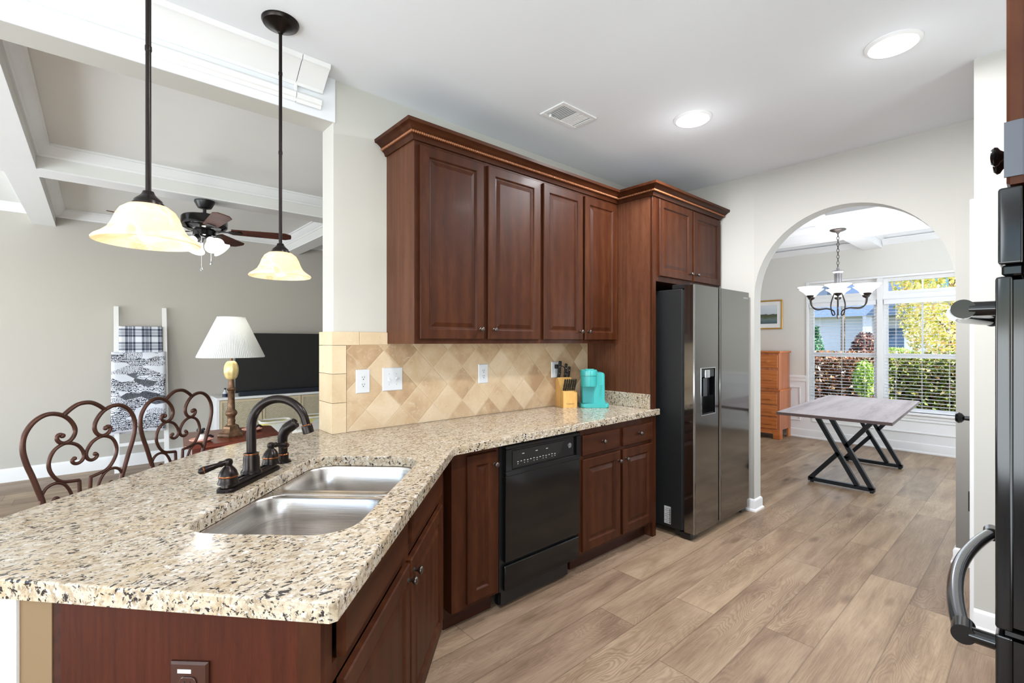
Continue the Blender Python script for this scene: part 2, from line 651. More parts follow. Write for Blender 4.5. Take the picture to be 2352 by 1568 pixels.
def m_travertine(name, diamond):
    t = NT(name)
    g = t.n('ShaderNodeNewGeometry')
    sp = t.n('ShaderNodeSeparateXYZ')
    t.l(g.outputs['Position'], sp.inputs[0])
    x, z = sp.outputs[0], sp.outputs[2]
    nz = t.noise(g.outputs['Position'], 7, 5, 0.6, 0.4)
    pit = t.noise(g.outputs['Position'], 55, 4, 0.6)
    if diamond:
        D = 0.2145
        wob = t.noise(g.outputs['Position'], 16, 2)
        wv = t.math('MULTIPLY_ADD', wob.outputs[0], 0.006, -0.003)
        a = t.math('DIVIDE', t.math('ADD', t.math('SUBTRACT', x, 1.0), t.math('SUBTRACT', t.math('ADD', z, wv), 0.918)), D)
        b = t.math('DIVIDE', t.math('SUBTRACT', t.math('SUBTRACT', x, 1.0), t.math('SUBTRACT', t.math('ADD', z, wv), 0.918)), D)
        ia, ib = t.math('FLOOR', a), t.math('FLOOR', b)
        cid = t.n('ShaderNodeCombineXYZ')
        t.l(ia, cid.inputs[0])
        t.l(ib, cid.inputs[1])
        w2 = t.n('ShaderNodeTexWhiteNoise', noise_dimensions='2D')
        t.l(cid.outputs[0], w2.inputs['Vector'])
        fa, fb = t.math('FRACT', a), t.math('FRACT', b)
        da = t.math('MINIMUM', fa, t.math('SUBTRACT', 1.0, fa))
        db = t.math('MINIMUM', fb, t.math('SUBTRACT', 1.0, fb))
        e = t.math('MULTIPLY', t.math('MINIMUM', da, db), D)
        grout = t.ramp(e, [(0.0022, (1, 1, 1)), (0.0048, (0, 0, 0))])
        rnd = w2.outputs[0]
    else:
        oi = t.n('ShaderNodeObjectInfo')
        rnd = oi.outputs['Random']
        grout = None
    f = t.math('ADD', t.math('MULTIPLY', nz.outputs[0], 0.62), t.math('MULTIPLY', rnd, 0.34))
    if diamond:
        c = t.ramp(f, [(0.30, srgb(166, 135, 103)), (0.48, srgb(190, 163, 130)), (0.62, srgb(203, 180, 150)), (0.82, srgb(214, 197, 172))])
    else:
        c = t.ramp(f, [(0.25, srgb(196, 172, 138)), (0.55, srgb(212, 192, 160)), (0.8, srgb(222, 206, 180))])
    c = t.mix(t.ramp(pit.outputs[0], [(0.66, (0, 0, 0)), (0.74, (0.7, 0.7, 0.7))]), c, srgb(168, 138, 104))
    vein = t.noise(g.outputs['Position'], 26, 6, 0.7, 1.2)
    c = t.mix(t.ramp(vein.outputs[0], [(0.56, (0, 0, 0)), (0.72, (0.35, 0.35, 0.35))]), c, srgb(224, 212, 192))
    h = t.math('MULTIPLY', pit.outputs[0], -0.25)
    if grout is not None:
        c = t.mix(t.math('MULTIPLY', grout, 0.75), c, srgb(196, 176, 144))
        h = t.math('SUBTRACT', h, grout)
    t.set(Base_Color=c, Roughness=0.55)
    t.bump(h, 0.35, 0.004)
    return t.m


M_trav = m_travertine('travertine_diamond_tile', True)
M_trav_b = m_travertine('travertine_border_tile', False)

# ------------------------------------------------------------------ the setting
CT = 0.914          # counter top height
YW = 2.48           # kitchen side of the cabinet wall
YB = 2.637          # living room side of it
LW = 6.85           # far wall of the living room
XA, XB = 4.07, 4.20  # wall with the arch
DX = 7.78           # dining room window wall
ZC = 2.77
WX = -4.0

struct('floor', MB().box(WX, DX + 0.15, -2.2, LW + 0.15, -0.1, 0.0), M_floor)
# ceilings: kitchen flat, the two others coffered
struct('ceiling', MB().box(WX, XA, -1.6, YW, ZC, ZC + 0.12), M_ceil)
M_wall_coffer = plain('coffer_paint_warm', srgb(226, 225, 222), 0.75, noise=0.012, nscale=2)
M_wall_din = plain('dining_wall_paint', srgb(222, 219, 212), 0.75, noise=0.012, nscale=2)
struct('ceiling_living', MB().box(WX, XB, YB, LW, 2.78, 2.9), M_wall_coffer)
struct('ceiling_dining', MB().box(XB, DX, -1.3, 3.5, 2.80, 2.92), M_ceil)
struct('roof_sun_shield', MB().box(WX - 1.5, DX + 0.4, -4.3, LW + 0.5, 2.93, 3.0), M_ceil)  # roof slab, its overhang lengthened to keep the sun out

# back wall of the kitchen with the wide opening to the living room
b = MB()
b.box(0.937, XB, YW, YB, 0, 2.78)
b.box(WX, 0.937, YW, YB, 2.547, 2.78)
struct('wall_back', b, M_wall)
struct('wall_far', MB().box(WX, XB + 0.1, LW, LW + 0.15, 0, 2.9), M_wall_live)
b = MB()
b.box(XB, XB + 0.12, YB, LW, 0, 2.9)
struct('wall_living_right', b, M_wall_live)
# west side: wall with two broad window openings
b = MB()
b.box(WX - 0.15, WX, -1.6, -0.7, 0, 2.9)
b.box(WX - 0.15, WX, 2.45, 3.3, 0, 2.9)
b.box(WX - 0.15, WX, 6.5, LW + 0.15, 0, 2.9)
b.box(WX - 0.15, WX, -0.7, 2.45, 2.45, 2.9)
b.box(WX - 0.15, WX, 3.3, 6.5, 2.4, 2.9)
b.box(WX - 0.15, WX, 3.3, 6.5, 0, 0.4)
b.box(WX - 0.15, WX, -0.7, 2.45, 0, 0.25)
struct('wall_left', b, M_wall)
# wall behind the camera with the kitchen window opening
b = MB()
b.box(WX, -2.8, -1.75, -1.6, 0, 2.9)
b.box(0.1, 1.85, -1.75, -1.6, 0, 2.9)
b.box(2.6, XA, -1.75, -1.6, 0, 2.9)
b.box(1.85, 2.6, -1.75, -1.6, 2.15, 2.9)  # opening added for the extra fill lamp
b.box(1.85, 2.6, -1.75, -1.6, 0, 0.95)
b.box(-2.8, 0.1, -1.75, -1.6, 2.4, 2.9)
b.box(-2.8, 0.1, -1.75, -1.6, 0, 0.6)
struct('wall_front', b, M_wall)


# arch wall
def arch_outline():
    yc, hw, zs, zt = 0.992, 0.608, 1.74, 2.395
    pts = []
    for k in range(33):
        a = math.pi * k / 32
        pts.append((yc + hw * math.cos(a), zs + (zt - zs) * math.sin(a) ** 0.96))
    return [(yc + hw, 0.0)] + pts + [(yc - hw, 0.0)]


b = MB()
ar = arch_outline()
outer = [(2.48, 0.0), (2.48, 2.8)]
for xx, flip in ((XA, False), (XB, True)):
    pass
# build as strips: each arch edge point to the matching point on the outer rectangle
top = 2.85
y0w, y1w = 3.5, -1.6
prev = None
cols = []
for (y, z) in ar:
    cols.append((y, z))
for xx in (XA, XB):
    pass


def strip(b, pts_a, pts_b):
    for (a0, a1), (b0, b1) in zip(zip(pts_a[:-1], pts_a[1:]), zip(pts_b[:-1], pts_b[1:])):
        b.quad(a0, a1, b1, b0)


def wall_face(b, x):
    b.quad((x, 1.6, 0), (x, 3.5, 0), (x, 3.5, top), (x, 1.6, top))
    b.quad((x, 0.384, 0), (x, 0.384, top), (x, -1.6, top), (x, -1.6, 0))
    inner = [(x, y, z) for y, z in ar[1:-1]]
    up = [(x, y, top) for y, z in ar[1:-1]]
    strip(b, inner, up)


wall_face(b, XA)
wall_face(b, XB)
strip(b, [(XA, y, z) for y, z in ar], [(XB, y, z) for y, z in ar])
b.quad((XA, 3.5, 0), (XB, 3.5, 0), (XB, 3.5, top), (XA, 3.5, top))
b.quad((XA, -1.6, 0), (XB, -1.6, 0), (XB, -1.6, top), (XA, -1.6, top))
b.quad((XA, 3.5, top), (XB, 3.5, top), (XB, -1.6, top), (XA, -1.6, top))
struct('wall_right', b, M_wall, 30)

# pantry block beside the oven, its face toward the camera
PX, PY = 3.21, 0.238
struct('wall_pantry', MB().box(PX, XA, -1.6, PY, 0, ZC), M_wall)

# baseboards
BBP = [(0, 0), (0.022, 0), (0.022, 0.012), (0.012, 0.022), (0.012, 0.085), (0.006, 0.095), (0, 0.1)]


def baseboard(name, path, prof=BBP, closed=False, mat=None):
    return struct(name, MB().sweep(prof, path, closed), mat or M_trim, 40)


baseboard('baseboard_arch', [(XB, 1.9), (XB, 1.6), (XA, 1.6), (XA, 1.72)][::-1])
baseboard('baseboard_right', [(XB, -0.2), (XB, 0.384), (XA, 0.384), (XA, PY + 0.02)])
baseboard('baseboard_pantry', [(XA, PY), (PX, PY), (PX, -1.6)][::-1][:2][::-1] if False else [(PX, PY), (PX, -1.6)])
BBL = [(0, 0), (0.015, 0), (0.015, 0.115), (0.008, 0.13), (0, 0.135)]
baseboard('baseboard_far', [(WX, LW), (XB, LW)], BBL)

# pantry door on the side of the block, with its casing
b = MB()
for xa, xb, za, zb in ((3.245, 3.31, 0, 2.0399), (3.95, 4.015, 0, 2.0399), (3.245, 4.015, 2.04, 2.10)):
    b.box(xa, xb, PY, PY + 0.018, za, zb, 0.003)
struct('trim_1', b, M_trim)
d = thing('door_1', None, None, (3.63, PY, 0))
d['kind'] = 'structure'
b = MB()
b.box(3.312, 3.948, PY + 0.001, PY + 0.012, 0.01, 2.038)
ob = b.build('slab', M_trim, d)
b = MB()
b.lathe([(0.03, 0), (0.03, 0.006), (0.012, 0.012), (0.011, 0.035), (0.024, 0.045), (0.029, 0.058), (0.02, 0.07), (0, 0.072)], (3.38, PY + 0.012, 1.0), (0, 1, 0), 20)
b.build('knob', M_black_gl, d, 40)
b = MB()
b.box(3.306, 3.326, PY + 0.012, PY + 0.02, 0.545, 0.635)
b.tube([(3.312, PY + 0.022, 0.54), (3.312, PY + 0.022, 0.64)], 0.006)
b.build('hinge', M_black, d)

# header trim board, its picture ledge and the broken crown moulding above the opening
struct('trim_2', MB().box(WX, 0.944, YW - 0.006, YW, 2.546, ZC), M_ceil)
b = MB()
led = [(0.006, 2.585), (0.018, 2.585), (0.022, 2.600), (0.03, 2.604), (0.034, 2.626), (0.02, 2.640), (0.006, 2.643)]
crw = [(0.006, 2.668), (0.016, 2.668), (0.022, 2.680), (0.032, 2.684), (0.05, 2.700), (0.085, 2.728), (0.105, 2.744), (0.122, 2.748), (0.128, 2.770), (0.006, 2.770)]
b.sweep(led, [(WX, YW), (0.742, YW)])
b.sweep(crw, [(WX, YW), (0.742, YW)])
struct('trim_3', b, M_trim, 35)
b = MB()
dl = 0.004
b.sweep([(o + dl, z - (0.003 if o > 0.01 else 0)) for o, z in led], [(0.746, YW), (0.865, YW)])
b.sweep([(o + dl, min(z, ZC - 0.001)) for o, z in crw], [(0.746, YW), (0.875, YW)])
b.box(0.738, 0.752, YW - 0.02, YW - 0.006, 2.59, 2.70, 0.003)
struct('trim_4', b, M_trim, 35)


# coffered ceilings
def coffer_ring(b, x0, x1, y0, y1, zt, hh=0.085, pr=0.075):
    prof = [(0, zt - hh), (0.012, zt - hh), (0.018, zt - hh + 0.014), (0.03, zt - hh + 0.02), (0.055, zt - 0.03), (pr - 0.012, zt - 0.016), (pr, zt - 0.014), (pr, zt), (0, zt)]
    b.sweep(prof, [(x0, y0), (x0, y1), (x1, y1), (x1, y0)], True, 1)


def beams(name_b, name_c, xs, ys, X0, X1, Y0, Y1, zb, zt, side_mat, hh=0.085):
    """xs: (x0,x1) beams along y; ys: (y0,y1) beams along x"""
    b = MB()
    th = 0.012
    for x0, x1 in xs:
        b.box(x0, x1, Y0, Y1, zb, zb + th)
    for y0, y1 in ys:
        segs, x = [], X0
        for x0, x1 in xs:
            segs.append((x, x0))
            x = x1
        segs.append((x, X1))
        for a, c in segs:
            b.box(a, c, y0, y1, zb, zb + th)
    struct(name_b, b, M_trim)
    b = MB()
    c = MB()
    for x0, x1 in xs:
        b.box(x0 + 0.004, x1 - 0.004, Y0, Y1, zb + th, zt)
    for y0, y1 in ys:
        b.box(X0, X1, y0 + 0.004, y1 - 0.004, zb + th, zt)
    struct(name_b + '_sides', b, side_mat)
    gx = [X0] + [v for p in xs for v in p] + [X1]
    gy = [Y0] + [v for p in ys for v in p] + [Y1]
    for i in range(0, len(gx), 2):
        for j in range(0, len(gy), 2):
            coffer_ring(c, gx[i] - 0.004 * (i > 0), gx[i + 1] + 0.004 * (i + 2 < len(gx)), gy[j] - 0.004 * (j > 0), gy[j + 1] + 0.004 * (j + 2 < len(gy)), zt, hh)
    struct(name_c, c, M_trim, 35)


beams('ceiling_beams_living', 'trim_5', [(-2.9, -2.72), (-0.485, -0.31), (1.93, 2.105)], [(4.665, 4.875)], WX, XB, YB, LW, 2.6, 2.78, M_wall_coffer)
beams('ceiling_beams_dining', 'trim_6', [(5.36, 5.55), (6.62, 6.80)], [(1.44, 1.64)], XB, DX, -1.3, 3.5, 2.63, 2.80, M_trim, 0.075)
# crown on the window wall below the dining beams
b = MB()
b.sweep([(0, 2.665), (0.012, 2.665), (0.02, 2.68), (0.06, 2.72), (0.07, 2.73), (0.07, 2.74), (0, 2.74)], [(DX, 3.5), (DX, 1.64)])
b.sweep([(0, 2.665), (0.012, 2.665), (0.02, 2.68), (0.06, 2.72), (0.07, 2.73), (0.07, 2.74), (0, 2.74)], [(DX, 1.44), (DX, -1.3)])
struct('trim_7', b, M_trim, 35)

# dining room walls
WY0, WY1, WZ0, WZ1 = 0.66, 2.30, 0.50, 2.235
b = MB()
b.box(DX, DX + 0.15, -1.3, WY0, 0, 2.9)
b.box(DX, DX + 0.15, WY1, 3.6, 0, 2.9)
b.box(DX, DX + 0.15, WY0, WY1, 0, WZ0)
b.box(DX, DX + 0.15, WY0, WY1, WZ1, 2.9)
struct('wall_dining', b, M_wall_din)
struct('wall_dining_left', MB().box(XB, DX + 0.15, 3.5, 3.62, 0, 2.9), M_wall_din)
b = MB()
b.box(XB, 5.2, -1.42, -1.3, 0, 2.9)
b.box(6.6, DX + 0.15, -1.42, -1.3, 0, 2.9)
b.box(5.2, 6.6, -1.42, -1.3, 0, 0.75)
b.box(5.2, 6.6, -1.42, -1.3, 2.15, 2.9)
struct('wall_dining_right', b, M_wall_din)
# wainscot: white skin, rail, panel mouldings, base
b = MB()
b.box(DX - 0.006, DX, WY1 + 0.03, 3.5, 0, 0.82)
b.box(DX - 0.006, DX, -1.3, WY0 - 0.03, 0, 0.82)
b.box(DX - 0.006, DX, WY0 - 0.03, WY1 + 0.03, 0, 0.46)
b.box(XB, DX, -1.3, -1.294, 0, 0.82)
rail = [(0, 0.82), (0.018, 0.82), (0.018, 0.86), (0.026, 0.868), (0.03, 0.89), (0.022, 0.905), (0, 0.905)]
b.sweep(rail, [(DX, 3.5), (DX, WY1 + 0.03)])
b.sweep(rail, [(DX, WY0 - 0.03), (DX, -1.3), (XB, -1.3)])


def panel_frame(b, y0, y1, z0, z1, w=0.022, x=DX - 0.006, d=0.012):
    for a, c, e, f in ((y0, y1, z0, z0 + w), (y0, y1, z1 - w, z1), (y0, y0 + w, z0 + w, z1 - w), (y1 - w, y1, z0 + w, z1 - w)):
        b.box(x - d, x, a, c, e, f, 0.004)


panel_frame(b, 2.40, 2.62, 0.24, 0.74)
panel_frame(b, 2.74, 3.35, 0.24, 0.74)
panel_frame(b, 1.53, 2.26, 0.24, 0.41)
panel_frame(b, 0.70, 1.44, 0.24, 0.41)
panel_frame(b, -0.9, 0.52, 0.24, 0.74)
struct('trim_8', b, M_trim, 40)
baseboard('baseboard_dining', [(XB, 3.5), (DX, 3.5), (DX, -1.3), (XB, -1.3)], [(0, 0), (0.024, 0), (0.024, 0.016), (0.016, 0.024), (0.016, 0.11), (0.008, 0.125), (0, 0.13)])

# the double window with its transoms, sill and casing
def window_unit(name, y0, y1):
    w = thing(name, None, None, (DX, (y0 + y1) / 2, WZ0))
    w['kind'] = 'structure'
    xo, xi = DX + 0.11, DX + 0.06
    b = MB()
    fw = 0.045
    # lower window frame and transom frame
    for z0, z1 in ((WZ0, 1.955), (2.02, WZ1)):
        b.box(xi, xo, y0, y0 + fw, z0, z1)
        b.box(xi, xo, y1 - fw, y1, z0, z1)
        b.box(xi, xo, y0 + fw, y1 - fw, z0, z0 + fw)
        b.box(xi, xo, y0 + fw, y1 - fw, z1 - fw, z1)
    b.box(xi - 0.03, xo, y0, y1, 1.955, 2.02)
    b.build('frame', M_trim, w)
    b = MB()
    b.box(xi + 0.005, xo - 0.005, y0 + fw, y1 - fw, 1.19, 1.245)
    b.build('meeting_rail', M_trim, w)
    b = MB()
    ym = (y0 + y1) / 2
    b.box(xi + 0.022, xi + 0.034, ym - 0.009, ym + 0.009, 1.245, 1.91)
    b.box(xi + 0.022, xi + 0.034, ym - 0.009, ym + 0.009, 2.065, WZ1 - fw)
    b.build('muntin', M_trim, w)
    b = MB()
    b.box(xi + 0.026, xi + 0.030, y0 + fw, y1 - fw, WZ0 + fw, 1.19)
    b.box(xi + 0.026, xi + 0.030, y0 + fw, y1 - fw, 1.245, 1.91)
    b.box(xi + 0.026, xi + 0.030, y0 + fw, y1 - fw, 2.065, WZ1 - fw)
    b.build('pane', M_glass_win, w)
    return w


window_unit('window_1', 1.50, WY1)
window_unit('window_2', WY0, 1.44)
b = MB()
b.box(DX + 0.0, DX + 0.12, 1.44, 1.50, WZ0, WZ1)
b.box(DX - 0.016, DX, WY1, WY1 + 0.03, WZ0 - 0.02, WZ1 + 0.03, 0.003)
b.box(DX - 0.016, DX, WY0 - 0.03, WY0, WZ0 - 0.02, WZ1 + 0.03, 0.003)
b.box(DX - 0.016, DX, WY0, WY1, WZ1, WZ1 + 0.03, 0.003)
b.box(DX - 0.05, DX + 0.06, WY0 - 0.06, WY1 + 0.06, WZ0 - 0.03, WZ0, 0.005)
b.box(DX - 0.02, DX, WY0 - 0.03, WY1 + 0.03, WZ0 - 0.075, WZ0 - 0.03, 0.004)
struct('trim_9', b, M_trim)

# ------------------------------------------------------------------ cabinet builders
DOOR = [(0, 0), (0, -0.015), (0.0035, -0.019), (0.052, -0.019), (0.055, -0.0165), (0.060, -0.0105), (0.067, -0.0095), (0.090, -0.0165), (0.093, -0.0165)]
DRAW = [(0, 0), (0, -0.014), (0.005, -0.019)]


def panel(M, x0, x1, z0, z1, loops, name, mat, parent):
    """raised panel door in a local frame: x to the right, y into the cabinet, z up; back at y = 0"""
    b = MB(M)
    rings = [[(x0 + i, y, z0 + i), (x1 - i, y, z0 + i), (x1 - i, y, z1 - i), (x0 + i, y, z1 - i)] for i, y in loops]
    b.loft(rings, True, True, True)
    return b.build(name, mat, parent)


def knob(M, x, z, parent, y=-0.019):
    b = MB(M)
    b.lathe([(0.0085, 0), (0.0085, 0.002), (0.005, 0.004), (0.0048, 0.012), (0.009, 0.017), (0.0135, 0.021), (0.0145, 0.025), (0.012, 0.030), (0.006, 0.0325), (0, 0.033)], (x, y, z), (0, -1, 0), 16)
    return b.build('knob', M_knob, parent, 50)


I4 = Matrix.Identity(4)

# ---- wall run: face frames at y = YF, doors sit on it
YF = 1.87
YBK = YW - 0.001


def face_frame(b, x0, x1, z0, z1, rails, stiles, y=YF, th=0.02):
    """rails: z ranges; stiles: x ranges"""
    for a, c in stiles:
        b.box(a, c, y, y + th, z0, z1)
    for a, c in rails:
        b.box(x0, x1, y + 0.0005, y + th, a, c)


# corner base cabinet with the narrow door
t = thing('base_cabinet', 'narrow cherry base cabinet with one slim door left of the black dishwasher', 'cabinet', (1.44, YF, 0), group='base cabinets')
b = MB()
b.box(1.262, 1.556, YF, YBK, 0.105, 0.872)
b.build('carcass', M_cherry, t)
b = MB()
b.box(1.262, 1.35, YF - 0.006, YF, 0.105, 0.872)
b.build('corner_filler', M_cherry, t)
dr = panel(frame(0, YF), 1.347, 1.533, 0.125, 0.842, DOOR, 'door', M_cherry, t)
knob(frame(0, YF), 1.512, 0.778, dr)
b = MB()
b.box(1.262, 1.556, YF + 0.065, YF + 0.08, 0.0, 0.105)
b.build('toe_kick', M_toe, t)

# drawer base cabinet
t = thing('base_cabinet', 'cherry base cabinet with two drawers over two doors right of the dishwasher', 'cabinet', (2.6, YF, 0), group='base cabinets')
b = MB()
b.box(2.178, 2.985, YF, YBK, 0.105, 0.872)
b.build('carcass', M_cherry, t)
for x0, x1 in ((2.205, 2.575), (2.615, 2.965)):
    dw = panel(frame(0, YF), x0, x1, 0.705, 0.828, DRAW, 'drawer', M_cherry_x, t)
    knob(frame(0, YF), (x0 + x1) / 2, 0.772, dw)
for x0, x1, kx in ((2.205, 2.58, 2.555), (2.61, 2.965, 2.637)):
    dr = panel(frame(0, YF), x0, x1, 0.125, 0.682, DOOR, 'door', M_cherry, t)
    knob(frame(0, YF), kx, 0.622, dr)
b = MB()
b.box(2.178, 2.985, YF + 0.065, YF + 0.08, 0.0, 0.105)
b.build('toe_kick', M_toe, t)

# ---- dishwasher
t = thing('dishwasher', 'black built in dishwasher between the cherry base cabinets', 'dishwasher', (1.867, 1.85, 0))
b = MB()
b.box(1.562, 2.172, 1.872, 2.44, 0.10, 0.868)
b.build('tub', M_black, t)
b = MB()
yd = 1.845
b.box(1.582, 2.168, yd, 1.871, 0.255, 0.70, 0.006, 2)
b.build('door', M_black_gl, t, 40)
b = MB()
# control panel with a recessed console and a pocket handle
y = yd - 0.004
b.box(1.582, 2.168, y, 1.871, 0.838, 0.858, 0.003)
b.box(1.582, 2.168, y, 1.871, 0.700, 0.728, 0.003)
b.box(1.582, 1.622, y, 1.871, 0.728, 0.838)
b.box(2.132, 2.168, y, 1.871, 0.728, 0.838)
b.box(1.622, 2.132, y + 0.012, 1.871, 0.728, 0.838)
cp = b.build('control_panel', M_black_gl, t, 40)
b = MB()
pts = [(1.632, 0.738), (1.94, 0.738), (2.0, 0.768), (2.035, 0.825), (1.632, 0.825)]
lo = [(px, y + 0.0119, pz) for px, pz in pts]
hi = [(px, y + 0.006, pz) for px, pz in pts]
b.loft([lo, hi])
b.build('console', M_black, cp)
b = MB()
for k in range(13):
    xk = 1.665 + k * 0.0235
    b.box(xk, xk + 0.010, y + 0.0052, y + 0.0062, 0.762 + (k % 3) * 0.001, 0.766 + (k % 3) * 0.001)
    if k % 3 != 1:
        b.box(xk + 0.002, xk + 0.008, y + 0.0052, y + 0.0062, 0.7515, 0.755)
for xk in (1.70, 1.80, 1.88):
    b.box(xk, xk + 0.016, y + 0.0052, y + 0.0062, 0.801, 0.8045)
b.build('button_legend', M_print, cp)
b = MB()
b.lathe([(0.0, 0.0), (0.0145, 0), (0.0145, 0.003), (0.0, 0.003)], (2.082, y + 0.0119, 0.79), (0, -1, 0), 24)
b.build('badge', M_chrome, cp, 40)
b = MB()
for rr, tt in ((0.0105, 0.0009),):
    b.tube([(2.082 + rr * math.cos(a * 0.3), y + 0.0086, 0.79 + rr * math.sin(a * 0.3)) for a in range(21)], tt, 6, True)
b.tube([(2.077, y + 0.0086, 0.793), (2.075, y + 0.0086, 0.789), (2.078, y + 0.0086, 0.786), (2.081, y + 0.0086, 0.789), (2.078, y + 0.0086, 0.790)], 0.0008, 5)
b.tube([(2.088, y + 0.0086, 0.794), (2.084, y + 0.0086, 0.792), (2.087, y + 0.0086, 0.790), (2.084, y + 0.0086, 0.787), (2.088, y + 0.0086, 0.786)], 0.0008, 5)
b.build('badge_monogram', M_black, cp)
b = MB()
b.box(1.584, 2.166, yd + 0.006, 1.871, 0.105, 0.235, 0.004)
b.build('kick_panel', M_black_gl, t, 40)
b = MB()
b.box(1.584, 2.10, yd + 0.05, 1.885, 0.02, 0.104)
b.box(1.60, 1.64, yd + 0.08, 1.95, 0.0, 0.1)
b.box(2.06, 2.10, yd + 0.08, 1.95, 0.0, 0.1)
b.build('base_frame', M_black, t)

# ---- upper cabinets over the counter
YU = 2.172


def upper(x0, x1, doors, lab):
    t = thing('wall_cabinet', lab, 'cabinet', ((x0 + x1) / 2, YU, 1.385), group='wall cabinets')
    b = MB()
    b.box(x0 + (0.003 if x0 < 1.3 else 0), x1, YU, YBK, 1.389, 2.46)
    # recessed underside, proud face frame
    b.box(x0 + 0.004, x1, YU + 0.0, YU + 0.02, 1.385, 1.389)
    b.build('carcass', M_cherry, t)
    if x0 < 1.3:
        b = MB()
        b.box(x0, x0 + 0.0029, YU - 0.0, YBK, 1.385, 2.46)
        b.build('side_panel', M_panel, t)
    for a, c, kx in doors:
        dr = panel(frame(0, YU), a, c, 1.410, 2.423, DOOR, 'door', M_cherry, t)
        knob(frame(0, YU), kx, 1.467, dr)
    return t


upper(1.238, 2.157, [(1.265, 1.685, 1.656), (1.716, 2.14, 1.755)], 'wider pair of cherry wall cabinet doors over the left half of the backsplash')
upper(2.157, 2.989, [(2.174, 2.562, 2.531), (2.586, 2.957, 2.617)], 'narrower pair of cherry wall cabinet doors beside the tall fridge panel')

# ---- cabinet around the refrigerator: tall side panel and a two door box above
t = thing('refrigerator_cabinet', 'cherry cabinet over the refrigerator with a tall side panel to the floor', 'cabinet', (3.5, YF, 0))
b = MB()
b.box(2.990, 3.028, YF + 0.02, YBK, 0.0, 2.46)
b.build('side_panel', M_panel, t)
b = MB()
b.box(2.990, 3.034, YF, YF + 0.02, 0.0, 2.46, 0.002)
b.build('front_stile', M_cherry, t)
b = MB()
b.box(3.034, 4.03, YF, YBK, 1.835, 2.46)
b.build('carcass', M_cherry, t)
for a, c, kx in ((3.056, 3.525, 3.487), (3.556, 4.012, 3.588)):
    dr = panel(frame(0, YF), a, c, 1.872, 2.428, DOOR, 'door', M_cherry, t)
    knob(frame(0, YF), kx, 1.925, dr)

# ---- crown along both, with a rope bead
t = thing('cabinet_crown', 'cherry crown moulding with a rope bead on top of the wall cabinets', 'moulding', (2.6, 2.0, 2.45))
cpth = [(1.238, YBK), (1.238, YU), (2.990, YU), (2.990, YF), (4.03, YF), (4.03, YBK)]
prof = [(0.0008, 2.442), (0.010, 2.442), (0.013, 2.452), (0.020, 2.462), (0.027, 2.466), (0.028, 2.480), (0.036, 2.484), (0.047, 2.494), (0.060, 2.502), (0.072, 2.505), (0.074, 2.522), (0.0008, 2.522)]
b = MB()
b.sweep(prof, cpth, False, 1)
b.build('moulding', M_cherry_x, t, 25)
b = MB()
dense = []
off = 0.0315
op = [(1.238 - off, YBK - 0.002), (1.238 - off, YU - off), (2.990 - off, YU - off), (2.990 - off, YF - off), (4.03 + off, YF - off), (4.03 + off, YBK - 0.002)]
for (ax, ay), (bx, by) in zip(op[:-1], op[1:]):
    L = math.hypot(bx - ax, by - ay)
    n = max(2, int(L / 0.0042))
    for k in range(n):
        dense.append((ax + (bx - ax) * k / n, ay + (by - ay) * k / n, 2.4735))
rad = [0.0082 if k % 3 else 0.0042 for k in range(len(dense))]
b.tube(dense, rad, 6)
b.build('rope_bead', plain('rope_bead_wood', srgb(138, 84, 50), 0.35, noise=0.2, nscale=60, coat=0.2), t, 60)

# ---- peninsula, laid out in its own frame: a along the front edge, bb across toward the living room
PA = R(46)
PO = (0.331, 0.868)
PM = frame(PO[0], PO[1], 0, PA)


def pen(a, bb, z=0.0):
    return PM @ Vector((a, bb, z))


FB = 0.055      # cabinet face
t = thing('sink_base_cabinet', 'angled cherry sink cabinet at the front of the peninsula with a wood grain end panel', 'cabinet', tuple(pen(0.65, FB))[:2] + (0,), PA)
b = MB(PM)
A0, A1 = 0.078, 1.335
for a, c in ((A0, A0 + 0.035), (0.64, 0.715), (1.225, A1)):
    b.box(a, c, FB, FB + 0.02, 0.105, 0.872)
for a, c in ((0.105, 0.15), (0.682, 0.722), (0.84, 0.872)):
    b.box(A0 + 0.035, 1.225, FB + 0.0005, FB + 0.02, a, c)
b.box(A0 + 0.01, A1 - 0.05, FB + 0.02, 0.58, 0.105, 0.12)
b.box(A1 - 0.07, A1 - 0.05, FB + 0.02, 0.58, 0.12, 0.872)
b.box(A0 + 0.02, A1 - 0.05, 0.585, 0.595, 0.105, 0.872)
b.build('carcass', M_cherry, t)
b = MB(PM)
b.box(A0 - 0.016, A0 - 0.0, FB, 0.594, 0.0, 0.872)
b.build('end_panel', M_endp, t)
b = MB(PM)
b.box(A0 - 0.020, A0 - 0.0165, FB - 0.001, FB + 0.045, 0.0, 0.872)
b.build('end_stile', M_cherry, t)
b = MB(PM)
b.box(A0 - 0.010, A0 + 0.004, 0.5945, 0.616, 0.0, 0.872)
b.build('scribe_strip', M_toe, t)
PF = PM @ Matrix.Translation((0, FB, 0))
for a, c in ((0.135, 0.645), (0.708, 1.215)):
    panel(PF, a, c, 0.724, 0.838, DRAW, 'false_drawer_front', M_cherry_x, t)
for a, c, kx in ((0.135, 0.668, 0.642), (0.686, 1.222, 0.713)):
    dr = panel(PF, a, c, 0.13, 0.676, DOOR, 'door', M_cherry, t)
    knob(PF, kx, 0.632, dr)
b = MB(PM)
b.box(A0, A1, FB + 0.065, FB + 0.08, 0, 0.105)
b.build('toe_kick', M_toe, t)

